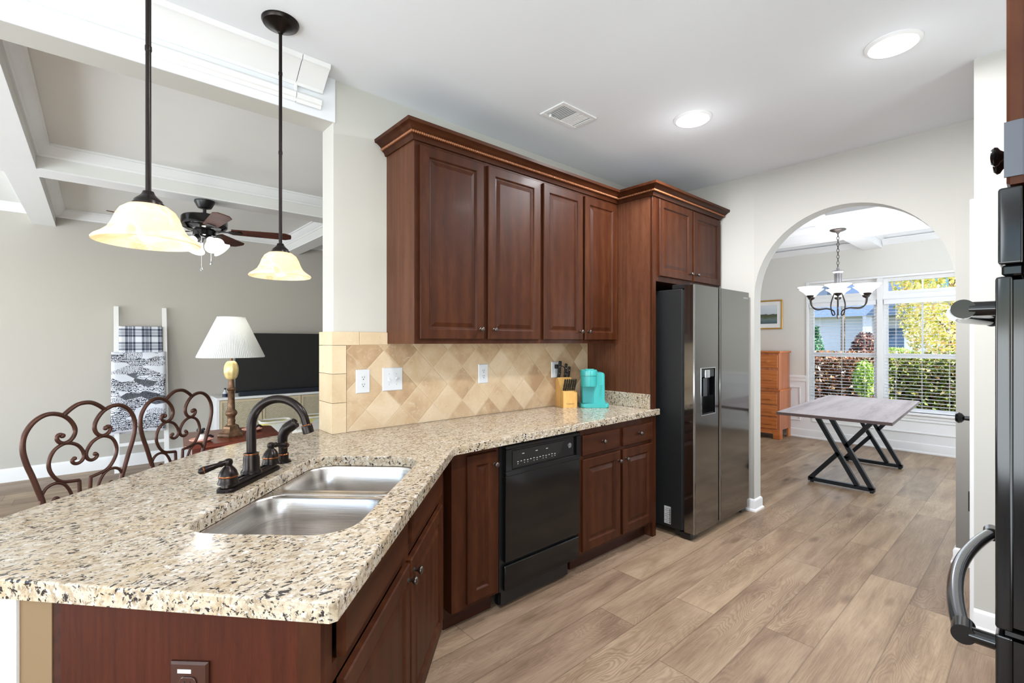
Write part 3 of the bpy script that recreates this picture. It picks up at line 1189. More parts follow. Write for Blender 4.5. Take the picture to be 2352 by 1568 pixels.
# painted knee wall behind it, with white trim on the living room side
b = MB(PM)
b.box(A0 - 0.012, 1.75, 0.617, 0.686, 0, 0.872)
struct('wall_peninsula', b, M_knee)
b = MB(PM)
b.box(A0 - 0.018, 1.75, 0.6865, 0.712, 0, 0.872)
b.box(A0 - 0.0185, A0 + 0.10, 0.7125, 0.80, 0, 0.80)
b.loft([[(A0 - 0.018 - (0.0), y, z) for y, z in [(0.712, 0.80), (0.716, 0.80), (0.722, 0.812), (0.730, 0.816), (0.738, 0.835), (0.752, 0.845), (0.752, 0.871), (0.712, 0.871)]],
        [(1.75, y, z) for y, z in [(0.712, 0.80), (0.716, 0.80), (0.722, 0.812), (0.730, 0.816), (0.738, 0.835), (0.752, 0.845), (0.752, 0.871), (0.712, 0.871)]]])
for a in (0.12, 0.75, 1.35):
    b.prism([(a, 0.712), (a + 0.07, 0.712), (a + 0.07, 0.86), (a, 0.86)], 0.845, 0.8715)
    b.prism([(a, 0.712), (a + 0.07, 0.712), (a + 0.07, 0.78), (a, 0.78)], 0.62, 0.845)
struct('trim_10', b, M_trim)

# ---- one continuous granite worktop
t = thing('granite_countertop', 'speckled tan granite worktop running along the wall and down the angled peninsula', 'countertop', (1.2, 1.7, 0.874))


def granite_slab():
    bm = bmesh.new()
    outer = [pen(0.012, -0.0), pen(0.002, 0.012), pen(0.03, 0.38), pen(0.058, 0.735), pen(0.085, 1.055), pen(0.115, 1.092)]
    outer = [(p.x, p.y) for p in outer]
    back = [pen(0.64, 1.094), pen(0.97, 1.094), pen(1.15, 1.092), pen(1.298, 1.058), pen(1.42, 1.012), pen(1.52, 0.955), pen(1.60, 0.888)]
    outer += [(p.x, p.y) for p in back]
    outer += [(0.93, 2.668), (0.936, 2.60), (0.936, 2.466), (2.988, 2.466), (2.988, 1.868), (3.050, 1.868), (3.050, 1.850), (3.045, 1.846)]
    outer += [(1.243, 1.800), (1.2305, 1.7955), (1.2195, 1.785)]
    hole = [PM @ Vector((x, y, 0)) for x, y in rrect(0.300, 1.105, 0.100, 0.552, 0.105, 8)]
    hole = [(p.x, p.y) for p in hole]
    z0, z1 = 0.874, CT
    e = 0.004
    # outline with an eased edge; offset inward for the top ring
    def inset(poly, d):
        out = []
        n = len(poly)
        area = sum(poly[i][0] * poly[(i + 1) % n][1] - poly[(i + 1) % n][0] * poly[i][1] for i in range(n))
        sg = 1 if area > 0 else -1
        for i in range(n):
            p, c, q = Vector(poly[i - 1]), Vector(poly[i]), Vector(poly[(i + 1) % n])
            d1, d2 = (c - p).normalized(), (q - c).normalized()
            n1, n2 = Vector((-d1.y, d1.x)) * sg, Vector((-d2.y, d2.x)) * sg
            m = n1 + n2
            m = m / max(m.dot(n1), 0.35)
            out.append((c.x + m.x * d, c.y + m.y * d))
        return out
    rings_o = [[(x, y, z0 + e) for x, y in outer], [(x, y, z1 - e) for x, y in outer], [(x, y, z1 - e * 0.3) for x, y in inset(outer, e * 0.3)], [(x, y, z1) for x, y in inset(outer, e)]]
    rings_h = [[(x, y, z0) for x, y in hole], [(x, y, z1 - e) for x, y in hole], [(x, y, z1 - e * 0.3) for x, y in inset(hole, -e * 0.3)], [(x, y, z1) for x, y in inset(hole, -e)]]
    tops = []
    for rings in (rings_o, rings_h):
        V = [[bm.verts.new(p) for p in r] for r in rings]
        for a, c in zip(V[:-1], V[1:]):
            for i in range(len(a)):
                j = (i + 1) % len(a)
                bm.faces.new([a[i], a[j], c[j], c[i]])
        tops.append(V[-1])
        if rings is rings_o:
            bot = V[0]
        else:
            hb = V[0]
    edges = []
    for ring in tops:
        for i in range(len(ring)):
            edges.append(bm.edges.get((ring[i], ring[(i + 1) % len(ring)])))
    bmesh.ops.triangle_fill(bm, use_beauty=True, use_dissolve=False, edges=edges)
    lo = [bm.verts.new((v.co.x, v.co.y, z0)) for v in bot]
    for i in range(len(bot)):
        j = (i + 1) % len(bot)
        bm.faces.new([bot[i], lo[i], lo[j], bot[j]])
    edges = [bm.edges.get((lo[i], lo[(i + 1) % len(lo)])) for i in range(len(lo))] + [bm.edges.get((hb[i], hb[(i + 1) % len(hb)])) for i in range(len(hb))]
    bmesh.ops.triangle_fill(bm, use_beauty=True, use_dissolve=False, edges=edges)
    b = MB()
    b.bm.free()
    b.bm = bm
    return b


granite_slab().build('slab', M_granite, t)
b = MB()
b.box(2.968, 2.9895, 1.888, 2.466, CT, 1.018, 0.002)
b.build('side_upstand', M_granite, t)

# ---- tiled splashback: border blocks and the diamond field
t = thing('tile_backsplash', 'tumbled travertine backsplash of diamond set tiles with a rectangular border', 'backsplash', (1.9, YW, CT))
yt = 2.465
b = MB()
b.box(1.0, 2.989, yt, YW - 0.0005, CT + 0.001, 1.3845)
b.box(1.0, 1.236, yt, YW - 0.0005, 1.3845, 1.378) if False else None
b.build('diamond_field', M_trav, t)


def tile(x0, x1, z0, z1, wrap=False):
    b = MB()
    if wrap:
        b.box(x0, x1, yt - 0.004, YW - 0.0005, z0, z1)
        b.box(x0, 0.9365, YW - 0.0005, YB + 0.012, z0, z1)
        es = list(b.bm.edges)
        bmesh.ops.remove_doubles(b.bm, verts=b.bm.verts, dist=1e-6)
    else:
        b.box(x0, x1, yt - 0.004, YW - 0.0005, z0, z1, 0.004, 2)
    return b.build('border_tile', M_trav_b, t)


for z0, z1 in ((0.915, 1.073), (1.0755, 1.226), (1.2285, 1.376)):
    tile(0.922, 0.997, z0, z1, True)
tile(0.922, 1.068, 1.3785, 1.449, True)
tile(1.0705, 1.2365, 1.3785, 1.449)

# ---- wall plates
def plate(kind, xc, zc, w, h, lab, cat='outlet'):
    t = thing({'duplex': 'wall_outlet', 'switch': 'light_switch', 'decora': 'wall_outlet'}[kind], lab, cat, (xc, yt, zc), group='white wall plates on the backsplash' if kind != 'switch' else None)
    M = frame(xc, yt - 0.0005)
    b = MB(M)
    rings = []
    for i, y in ((0, 0), (0, -0.003), (0.004, -0.0065)):
        rings.append([(-w / 2 + i, y, zc - h / 2 + i), (w / 2 - i, y, zc - h / 2 + i), (w / 2 - i, y, zc + h / 2 - i), (-w / 2 + i, y, zc + h / 2 - i)])
    b.loft(rings)
    b.build('plate', M_white_pl, t)
    if kind == 'switch':
        for sx, up in ((-0.023, -1), (0.023, 1)):
            b = MB(M)
            b.box(sx - 0.006, sx + 0.006, -0.0075, -0.006, zc - 0.013, zc + 0.013)
            b.loft([[(sx - 0.004, -0.007, zc - 0.007), (sx + 0.004, -0.007, zc - 0.007), (sx + 0.004, -0.007, zc + 0.007), (sx - 0.004, -0.007, zc + 0.007)],
                    [(sx - 0.004, -0.019, zc + up * 0.010 - 0.004), (sx + 0.004, -0.019, zc + up * 0.010 - 0.004), (sx + 0.004, -0.019, zc + up * 0.010 + 0.004), (sx - 0.004, -0.019, zc + up * 0.010 + 0.004)]])
            b.build('toggle', M_white_pl, t)
        for sx in (-0.023, 0.023):
            for dz in (-0.03, 0.03):
                b = MB(M)
                b.lathe([(0.003, 0), (0.003, 0.001), (0, 0.0012)], (sx, -0.0065, zc + dz), (0, -1, 0), 10)
                b.build('screw', M_print, t)
    else:
        for dz in ((-0.0195, 0.0195) if kind == 'duplex' else (0,)):
            b = MB(M)
            if kind == 'duplex':
                b.lathe([(0, 0), (0.0165, 0), (0.0165, 0.002), (0, 0.0022)], (0, -0.0063, zc + dz), (0, -1, 0), 20)
            else:
                b.box(-0.016, 0.016, -0.0085, -0.006, zc - 0.033, zc + 0.033, 0.002)
            sk = b.build('receptacle', M_white_pl, t, 40)
            b = MB(M)
            for q in ((0,) if kind == 'duplex' else (-0.018, 0.018)):
                for sx in (-0.006, 0.006):
                    b.box(sx - 0.001, sx + 0.001, -0.0091, -0.0084, zc + dz + q - 0.001, zc + dz + q + 0.008)
                b.lathe([(0, 0), (0.0028, 0), (0.0028, 0.0006), (0, 0.0006)], (0, -0.0085, zc + dz + q - 0.008), (0, -1, 0), 10)
            b.build('slot', M_rubber, sk)
    return t


plate('duplex', 1.09, 1.181, 0.078, 0.128, 'white duplex outlet on the tiles left of the light switch')
plate('switch', 1.266, 1.184, 0.124, 0.130, 'white double toggle switch plate on the tile backsplash', 'light switch')
plate('decora', 1.917, 1.186, 0.080, 0.126, 'white outlet alone in the middle of the tile backsplash')
plate('decora', 2.604, 1.186, 0.080, 0.120, 'white outlet behind the knife block with a black plug in it')
t = thing('power_cord', 'black plug and cord in the outlet behind the knives', 'cord', (2.604, 2.455, 1.2))
b = MB()
b.box(2.588, 2.612, 2.43, 2.4555, 1.195, 1.225, 0.004)
b.build('plug', M_rubber, t)
b = MB()
b.tube(catmull([(2.600, 2.432, 1.21), (2.615, 2.40, 1.215), (2.66, 2.41, 1.19), (2.74, 2.43, 1.10), (2.79, 2.435, 0.98), (2.80, 2.43, 0.919)], 6), 0.0032, 6)
b.build('cable', M_rubber, t, 60)

# ------------------------------------------------------------------ sink, tap, sprayer
t = thing('kitchen_sink', 'undermount stainless double bowl sink set in the granite peninsula', 'sink', tuple(pen(0.7, 0.33))[:2] + (0.68,), PA)


def bowl(a0, a1, b0, b1, r, depth, ztop, name):
    b = MB(PM)
    rings = []
    for inset, z in ((-0.03, ztop), (0.0, ztop), (0.004, ztop - 0.006), (0.010, ztop - depth * 0.5), (0.016, ztop - depth + 0.035), (0.024, ztop - depth + 0.014), (0.042, ztop - depth + 0.003), (0.07, ztop - depth)):
        pts = rrect(a0 + inset, a1 - inset, b0 + inset, b1 - inset, max(r - inset * 0.4, 0.02), 8)
        rings.append([(x, y, z) for x, y in pts])
    b.loft(rings, True, False, True)
    # outside skin so that the bowl is a real shell
    o = b.build(name, M_steel, t, 50)
    m = o.modifiers.new('shell', 'SOLIDIFY')
    m.thickness = 0.0012
    m.offset = 1.0
    c = ((a0 + a1) / 2, (b0 + b1) / 2 + 0.03)
    b = MB(PM)
    b.lathe([(0.0, 0.002), (0.028, 0.002), (0.036, 0.004), (0.044, 0.003), (0.046, 0.0005)], (c[0], c[1], ztop - depth), n=24)
    b.build('drain', M_chrome, o, 40)
    return o


bowl(0.313, 0.728, 0.113, 0.543, 0.085, 0.19, 0.872, 'basin')
bowl(0.752, 1.092, 0.113, 0.543, 0.085, 0.18, 0.872, 'basin')
b = MB(PM)
b.prism(rrect(0.700, 0.780, 0.09, 0.565, 0.004, 2), 0.8695, 0.8715)
b.build('divider', M_steel, t)

t = thing('sink_grid', 'bronze wire sink rack lying in the far basin', 'rack', tuple(pen(0.92, 0.33))[:2] + (0.70,), PA)
b = MB(PM)
zg = 0.716
b.tube([(x, y, zg) for x, y in rrect(0.80, 1.03, 0.17, 0.48, 0.03, 5)], 0.003, 6, True)
b.tube([(x, y, zg + 0.012) for x, y in rrect(0.80, 1.03, 0.17, 0.48, 0.03, 5)], 0.003, 6, True)
b.build('rim_wire', M_bronze, t, 60)
for k in range(9):
    b = MB(PM)
    y = 0.20 + k * 0.031
    b.tube([(0.80, y, zg), (1.03, y, zg)], 0.002, 6)
    b.build('cross_wire', M_bronze, t, 60)
for x in (0.82, 1.01):
    for y in (0.19, 0.46):
        b = MB(PM)
        b.tube([(x, y, zg), (x, y, 0.6935)], 0.004, 6)
        b.build('foot', M_rubber, t)

FAa, FBb = 0.757, 0.622
t = thing('kitchen_faucet', 'oil rubbed bronze gooseneck faucet with two lever handles behind the sink', 'faucet', tuple(pen(FAa, FBb))[:2] + (CT,), PA)
b = MB(PM)
rings = []
for i, z in ((0, CT + 0.0005), (0, CT + 0.008), (0.003, CT + 0.012), (0.010, CT + 0.014), (0.011, CT + 0.022), (0.016, CT + 0.026)):
    rings.append([(x, y, z) for x, y in rrect(0.598 + i, 0.912 - i, FBb - 0.030 + i, FBb + 0.030 - i, 0.028 - i * 0.6, 6)])
b.loft(rings)
b.build('base_plate', M_bronze, t, 35)


def escut(a):
    return [(0.031, 0.024), (0.031, 0.028), (0.028, 0.034), (0.027, 0.044), (0.0285, 0.046), (0.0285, 0.050), (0.0265, 0.056), (0.024, 0.064), (0.017, 0.074), (0.012, 0.079)]


b = MB(PM)
b.lathe([(0.034, 0.024), (0.034, 0.030), (0.027, 0.040), (0.026, 0.075), (0.023, 0.088), (0.0235, 0.092), (0.0165, 0.097)], (FAa, FBb, CT), n=24, cap1=True)
b.build('spout_base', M_bronze, t, 40)
b = MB(PM)
cy, rr = FBb - 0.098, 0.098
arc = [(FAa, FBb, CT + 0.09), (FAa, FBb, CT + 0.12), (FAa, FBb, CT + 0.184)]
for k in range(1, 20):
    a = R(180 * k / 20 * 0.985)
    arc.append((FAa, cy + rr * math.cos(a), CT + 0.184 + rr * math.sin(a) * 1.0))
tip = Vector(arc[-1]) + (Vector(arc[-1]) - Vector(arc[-2]))  .normalized() * 0.014
arc.append(tuple(tip))
b.tube(arc, [0.0155] * 3 + [0.0155 - 0.0022 * k / 20 for k in range(20)], 14)
b.build('spout', M_bronze, t, 50)
b = MB(PM)
dv = (Vector(arc[-1]) - Vector(arc[-2])).normalized()
b.lathe([(0.0165, 0.0), (0.0185, 0.004), (0.0185, 0.026), (0.016, 0.028), (0.006, 0.028)], tip, dv, 18, True, True)
b.build('aerator', M_bronze, t, 40)
b = MB(PM)
b.lathe([(0.0175, -0.003), (0.0188, -0.0005), (0.0168, 0.001)], tip, dv, 18)
b.build('copper_ring', M_bronze_hi, t, 40)
b = MB(PM)
b.lathe([(0.0240, 0.0885), (0.0244, 0.0905), (0.0240, 0.0925)], (FAa, FBb, CT), n=24)
b.build('copper_ring', M_bronze_hi, t, 40)
for a, sgn in ((0.632, -1), (0.880, 1)):
    b = MB(PM)
    b.lathe(escut(a) + [(0.011, 0.083), (0.0135, 0.091), (0.012, 0.099), (0.006, 0.103), (0, 0.104)], (a, FBb, CT), n=20)
    hd = b.build('handle', M_bronze, t, 40)
    b = MB(PM)
    # lever: leaves sideways, ends in a ball
    dx, dy = (-0.75 * 1.0, 0.66) if sgn < 0 else (0.95, -0.30)
    pts, rads = [], []
    for k, r_ in ((0.0, 0.007), (0.014, 0.0085), (0.022, 0.010), (0.030, 0.0075), (0.045, 0.0095), (0.060, 0.011), (0.072, 0.0115), (0.080, 0.009), (0.084, 0.004)):
        pts.append((a + dx * k, FBb + dy * k, CT + 0.094 - k * 0.22))
        rads.append(r_)
    b.tube(pts, rads, 12)
    b.build('lever', M_bronze, hd, 50)
    b = MB(PM)
    b.lathe([(0.0287, 0.0455), (0.0295, 0.048), (0.0287, 0.0505)], (a, FBb, CT), n=20)
    b.build('copper_ring', M_bronze_hi, hd, 40)
    b = MB(PM)
    b.tube([(a + dx * k, FBb + dy * k, CT + 0.094 - k * 0.22) for k in (0.0685, 0.0715)], 0.0122, 12)
    b.build('copper_ring', M_bronze_hi, hd, 40)

SA, SB = 0.992, 0.636
t = thing('side_sprayer', 'bronze pull out side sprayer standing right of the faucet', 'sprayer', tuple(pen(SA, SB))[:2] + (CT,), PA)
b = MB(PM)
b.lathe([(0.0, 0.001), (0.031, 0.001), (0.031, 0.006), (0.025, 0.011), (0.021, 0.014), (0.021, 0.030), (0.0215, 0.034), (0.019, 0.036)], (SA, SB, CT), n=24)
b.build('holder', M_bronze, t, 40)
b = MB(PM)
sp = catmull([(SA, SB, CT + 0.030), (SA, SB, CT + 0.06), (SA, SB + 0.002, CT + 0.088), (SA, SB - 0.002, CT + 0.113), (SA, SB - 0.016, CT + 0.134), (SA, SB - 0.034, CT + 0.147), (SA, SB - 0.050, CT + 0.157)], 4)
n = len(sp)
prof = [0.0165, 0.017, 0.0175, 0.018, 0.0185, 0.019, 0.020, 0.021, 0.0225, 0.023, 0.0225, 0.021, 0.0195]
b.tube(sp, [prof[min(int(k * (len(prof) - 1) / (n - 1)), len(prof) - 1)] for k in range(n)], 16)
b.build('wand', M_bronze, t, 50)
b = MB(PM)
dv = (Vector(sp[-1]) - Vector(sp[-3])).normalized()
b.lathe([(0.0197, -0.001), (0.0205, 0.002), (0.016, 0.004), (0.010, 0.002), (0.0, 0.001)], sp[-1], dv, 16)
b.build('nozzle', M_bronze, t, 40)
b = MB(PM)
b.lathe([(0.0213, 0.031), (0.0222, 0.0335), (0.0205, 0.036)], (SA, SB, CT), n=24)
b.build('copper_ring', M_bronze_hi, t, 40)

# brown outlet on the peninsula's end panel
EP = PM @ Matrix.Translation((A0 - 0.0165, 0.5, 0)) @ Matrix.Rotation(R(-90), 4, 'Z')
# local: x runs along -b, y points into the cabinet
t = thing('brown_outlet', 'dark brown outlet plate on the wood end panel of the peninsula', 'outlet', tuple(pen(A0 - 0.016, 0.32, 0.697)), PA)
EPo = PM @ Matrix(((0, 1, 0, A0 - 0.0165), (-1, 0, 0, 0.320), (0, 0, 1, 0), (0, 0, 0, 1)))
M_brown = plain('brown_plastic', srgb(58, 30, 20), 0.3, noise=0.02)
b = MB(EPo)
zc, w, h = 0.697, 0.078, 0.122
rings = []
for i, y in ((0, 0), (0, -0.004), (0.004, -0.008), (0.007, -0.008)):
    rings.append([(-w / 2 + i, y, zc - h / 2 + i), (w / 2 - i, y, zc - h / 2 + i), (w / 2 - i, y, zc + h / 2 - i), (-w / 2 + i, y, zc + h / 2 - i)])
b.loft(rings)
b.build('plate', M_brown, t)
for dz in (-0.0195, 0.0195):
    b = MB(EPo)
    pts = [(0.0185 * math.cos(R(a)), 0.0185 * math.sin(R(a))) for a in range(0, 360, 15)]
    pts = [(x, max(-0.0145, min(0.0145, z))) for x, z in pts]
    b.loft([[(x, -0.0079, zc + dz + z) for x, z in pts], [(x, -0.0105, zc + dz + z) for x, z in pts], [(x * 0.93, -0.011, zc + dz + z * 0.93) for x, z in pts]])
    rc = b.build('receptacle', M_brown, t)
    b = MB(EPo)
    for sx in (-0.006, 0.006):
        b.box(sx - 0.001, sx + 0.001, -0.0116, -0.0109, zc + dz - 0.001, zc + dz + 0.007)
    b.lathe([(0, 0), (0.0026, 0), (0.0026, 0.0005), (0, 0.0005)], (0, -0.011, zc + dz - 0.007), (0, -1, 0), 10)
    b.build('slot', M_rubber, rc)
b = MB(EPo)
b.box(-0.022, 0.006, -0.0086, -0.0079, zc + 0.040, zc + 0.048)
b.build('paper_sticker', M_print, t)

# ------------------------------------------------------------------ refrigerator
FX0, FX1, FY = 3.120, 4.026, 1.62
t = thing('refrigerator', 'black stainless side by side refrigerator with a water dispenser in its left door', 'refrigerator', (3.57, 1.9, 0))
b = MB()
b.box(FX0, FX1, 1.715, 2.44, 0.055, 1.772, 0.004)
b.build('body', M_black_tex, t)
zt, zb = 1.797, 0.052
XS0, XS1 = 3.483, 3.512


def slab_door(x0, x1, name, hole=None):
    b = MB()
    y0, y1 = FY, 1.698
    # gently rounded long edges
    r = 0.012
    def ring(z0):
        return [(x0, y1, z0), (x0, y0 + r, z0), (x0 + r * 0.3, y0 + r * 0.3, z0), (x0 + r, y0, z0), (x1 - r, y0, z0), (x1 - r * 0.3, y0 + r * 0.3, z0), (x1, y0 + r, z0), (x1, y1, z0)]
    if hole is None:
        b.loft([ring(zb), ring(zt)])
    else:
        hx0, hx1, hz0, hz1, dep = hole
        a = ring(zb)
        # the front face is cut into four around the dispenser niche
        fl, fr = x0 + r, x1 - r
        lo = [b.v(p) for p in ring(zb)]
        hi = [b.v(p) for p in ring(zt)]
        for i in range(8):
            j = (i + 1) % 8
            if i == 3:
                continue
            b.f([lo[i], lo[j], hi[j], hi[i]])
        b.f(lo[::-1])
        b.f(hi)
        H = [b.v((hx0, y0, hz0)), b.v((hx1, y0, hz0)), b.v((hx1, y0, hz1)), b.v((hx0, y0, hz1))]
        O = [lo[3], lo[4], hi[4], hi[3]]
        for i in range(4):
            j = (i + 1) % 4
            b.f([O[i], O[j], H[j], H[i]])
        D = [b.v((hx0, y0 + dep, hz0)), b.v((hx1, y0 + dep, hz0)), b.v((hx1, y0 + dep, hz1)), b.v((hx0, y0 + dep, hz1))]
        for i in range(4):
            j = (i + 1) % 4
            b.f([H[i], H[j], D[j], D[i]])
        b.f(D)
    return b.build(name, M_bss, t)


fz = slab_door(FX0, XS0, 'freezer_door', (3.212, 3.418, 0.878, 1.205, 0.055))
rf = slab_door(XS1, FX1, 'fridge_door')
b = MB()
b.box(3.213, 3.417, FY + 0.047, FY + 0.0545, 0.885, 1.203)
b.box(3.213, 3.417, FY + 0.004, FY + 0.0545, 0.879, 0.885)
b.box(3.213, 3.219, FY + 0.004, FY + 0.0545, 0.885, 1.203)
b.box(3.411, 3.417, FY + 0.004, FY + 0.0545, 0.885, 1.203)
b.box(3.219, 3.411, FY + 0.002, FY + 0.047, 1.14, 1.203, 0.004)
ds = b.build('dispenser', M_black_gl, fz)
b = MB()
b.box(3.27, 3.345, FY - 0.001, FY + 0.03, 1.135, 1.195, 0.006, 2)
b.build('spout_housing', M_chrome, fz, 40)
b = MB()
b.prism([(3.30, FY + 0.03), (3.36, FY + 0.03), (3.36, FY + 0.046), (3.30, FY + 0.046)], 1.0, 1.13)
b.build('paddle', M_black, fz)
b = MB()
for a, c, e, f in ((3.206, 3.424, 1.205, 1.211), (3.206, 3.424, 0.871, 0.878), (3.206, 3.212, 0.878, 1.205), (3.418, 3.424, 0.878, 1.205)):
    b.box(a, c, FY - 0.0025, FY + 0.006, e, f)
b.build('dispenser_frame', M_chrome, fz)
text_mesh('logo_lettering', 'SAMSUNG', 0.020, frame(3.955, FY - 0.0006, 1.748) @ Matrix.Rotation(R(90), 4, 'X'), M_print, rf, 0.0003)
b = MB()
b.box(XS0 + 0.002, XS1 - 0.002, FY + 0.02, 1.71, 0.055, 1.79)
b.build('center_gasket', M_rubber, t)
b = MB()
b.box(FX0 + 0.006, FX1 - 0.006, 1.6985, 1.7145, 0.06, 1.765)
b.build('door_gasket', M_rubber, t)
b = MB()
b.box(FX0 + 0.01, FX0 + 0.10, 1.66, 1.80, 1.773, 1.806, 0.004)
b.build('hinge_cover', M_black, t)
b = MB()
b.box(FX1 - 0.10, FX1 - 0.01, 1.66, 1.80, 1.773, 1.806, 0.004)
b.build('hinge_cover', M_black, t)
b = MB()
b.box(FX0 + 0.02, FX1 - 0.02, 1.74, 1.78, 0.012, 0.054)
b.build('foot_grille', M_black, t)
for xa, xb in ((FX0 + 0.004, FX0 + 0.09), (FX1 - 0.09, FX1 - 0.004)):
    b = MB()
    b.box(xa, xb, 1.645, 1.735, 0.006, 0.05, 0.01, 2)
    b.build('foot_cover', M_black, t)
for x in (FX0 + 0.05, FX1 - 0.05):
    for y in (1.70, 2.35):
        b = MB()
        b.lathe([(0.02, 0), (0.02, 0.03), (0.012, 0.056)], (x, y, 0), n=12, cap0=True, cap1=True)
        b.build('leveling_foot', M_rubber, t)
b = MB()
b.box(FX0 - 0.0006, FX0, 1.803, 1.855, 0.076, 0.202)
lb = b.build('rating_label', M_print, t)
b = MB()
for k, (ya, yb) in enumerate(((1.81, 1.845), (1.815, 1.85), (1.81, 1.84), (1.82, 1.85), (1.81, 1.85), (1.812, 1.835), (1.81, 1.848), (1.815, 1.84))):
    b.box(FX0 - 0.001, FX0 - 0.0006, ya, yb, 0.085 + k * 0.0142, 0.0875 + k * 0.0142)
b.box(FX0 - 0.001, FX0 - 0.0006, 1.806, 1.8115, 0.08, 0.19)
b.build('label_print', M_black, lb)

# ------------------------------------------------------------------ wall oven tower at the right edge
OX0, OX1 = 1.08, 1.84
t = thing('oven_cabinet', 'tall cherry oven cabinet at the right edge with two doors above the oven', 'cabinet', (1.46, -0.28, 0))
b = MB()
b.box(OX0, OX0 + 0.02, -0.6, 0.024, 0.0, 2.46)
b.box(OX1 - 0.02, OX1, -0.6, 0.024, 0.0, 2.46)
b.box(OX0 + 0.02, OX1 - 0.02, -0.6, 0.024, 1.65, 2.46)
b.box(OX0 + 0.02, OX1 - 0.02, -0.6, 0.024, 0.0, 0.33)
b.box(OX0 + 0.02, OX1 - 0.02, -0.6, -0.585, 0.33, 1.65)
b.build('carcass', M_cherry, t)
OM = Matrix.Translation((OX1, 0.0245, 0)) @ Matrix.Rotation(math.pi, 4, 'Z')
w = OX1 - OX0
for a, c, kx in ((0.002, w / 2 - 0.006, w / 2 - 0.035), (w / 2 + 0.006, w - 0.002, w / 2 + 0.035)):
    dr = panel(OM, a, c, 1.643, 2.42, DOOR, 'door', M_cherry, t)
    b = MB(OM)
    b.lathe([(0.008, 0), (0.008, 0.002), (0.0055, 0.006), (0.0055, 0.014), (0.012, 0.022), (0.019, 0.026), (0.0205, 0.031), (0.016, 0.036), (0, 0.038)], (kx, -0.019, 1.785), (0, -1, 0), 18)
    b.build('knob', M_black_gl, dr, 50)
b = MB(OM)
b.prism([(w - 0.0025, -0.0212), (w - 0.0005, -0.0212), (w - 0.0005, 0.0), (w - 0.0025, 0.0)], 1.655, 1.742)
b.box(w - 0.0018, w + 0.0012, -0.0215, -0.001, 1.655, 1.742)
b.build('grey_door_strip', plain('grey_strip_finish', srgb(82, 84, 90), 0.25, 0.6), t)  # added thin grey strip over the lower door edge, no known fitting

t = thing('wall_oven', 'black double wall oven at the right edge with curved bar handles', 'oven', (1.46, 0.0, 0.33))
b = MB()
b.box(OX0 + 0.021, OX1 - 0.021, -0.55, 0.0245, 0.335, 1.645)
b.build('body', M_black, t)
b = MB()
b.box(OX0 + 0.001, OX1 - 0.001, 0.0246, 0.053, 1.518, 1.640, 0.004, 2)
b.build('control_panel', M_black_gl, t, 40)
b = MB()
b.box(OX0 + 0.006, OX1 - 0.006, 0.0246, 0.049, 1.500, 1.517, 0.003)
b.build('vent_strip', M_black_gl, t)
for z0, z1, hz in ((0.937, 1.499, 1.452), (0.36, 0.928, 0.888)):
    b = MB()
    b.box(OX0 + 0.001, OX1 - 0.001, 0.036, 0.056, z0, z1, 0.004, 2)
    b.box(OX0 + 0.008, OX1 - 0.008, 0.0246, 0.0358, z0 + 0.006, z1 - 0.006)
    dd = b.build('door', M_black_gl, t, 40)
    b = MB()
    pts = []
    for k in range(25):
        u = k / 24
        x = OX0 + 0.055 + u * (w - 0.11)
        bow = 0.040 + 0.036 * math.sin(math.pi * u) ** 0.8
        pts.append((x, 0.056 + bow, hz))
    b.tube(pts, 0.0135, 24)
    hb = b.build('handle', plain('gunmetal_handle', srgb(96, 98, 102), 0.16, 0.95, noise=0.05), dd, 60)
    for x in (OX0 + 0.06, OX1 - 0.06):
        b = MB()
        b.tube([(x, 0.054, hz), (x, 0.090, hz)], 0.0125, 14)
        b.tube([(x - 0.012, 0.097, hz), (x - 0.0, 0.098, hz), (x + 0.026, 0.100, hz)], 0.0165, 24)
        b.build('handle_mount', M_black_gl, hb, 50)
b = MB()
b.box(OX0 + 0.006, OX1 - 0.006, 0.0247, 0.045, 0.929, 0.936)
b.build('door_seam', M_black, t)

# ------------------------------------------------------------------ things on the worktop
# knife block, turned toward the room
KM = frame(2.630, 2.372, CT, R(-25))
t = thing('knife_block', 'light bamboo knife block with black handled knives beside the turquoise coffee maker', 'knife block', tuple(KM.translation), R(-25))
M_bamboo = wood('bamboo', srgb(190, 140, 76), srgb(216, 172, 104), srgb(232, 194, 132), 'Z', 2.5, 0.4, 0.1, 0.3)
b = MB(KM)
side = [(-0.075, 0.0005), (0.075, 0.0005), (0.075, 0.205), (0.035, 0.215), (-0.035, 0.128), (-0.075, 0.112)]
b.loft([[(x, y, z) for y, z in side] for x in (-0.055, 0.055)])
b.build('body', M_bamboo, t)
text_mesh('script_lettering', 'Cuisinart', 0.0165, KM @ Matrix.Translation((0.0, -0.0753, 0.030)) @ Matrix.Rotation(R(90), 4, 'X'), plain('burnt_print', srgb(86, 58, 30), 0.6), t, 0.0002)


def knife(M, L, w, th, lab, group, bent=0.0):
    """handle only shows: an Empty at the slot, its handle leaning forward"""
    k = thing('kitchen_knife', lab, 'knife', tuple(M.translation), 0, group)
    b = MB(M)
    b.prism(rrect(-th / 2, th / 2, -w / 2, w / 2, th * 0.45, 3), 0.006, L, th * 0.3)
    h = b.build('handle', M_black, k, 40)
    for q in (0.3, 0.7):
        b = MB(M)
        b.lathe([(0, 0), (0.0035, 0), (0.0035, 0.0006), (0, 0.0006)], (-th / 2, 0, L * q), (-1, 0, 0), 10)
        b.build('rivet', M_chrome, h)
    b = MB(M)
    b.box(-0.0008, 0.0008, -w * 0.42, w * 0.42, -0.05, 0.006)
    b.build('blade', M_chrome, k)
    return k


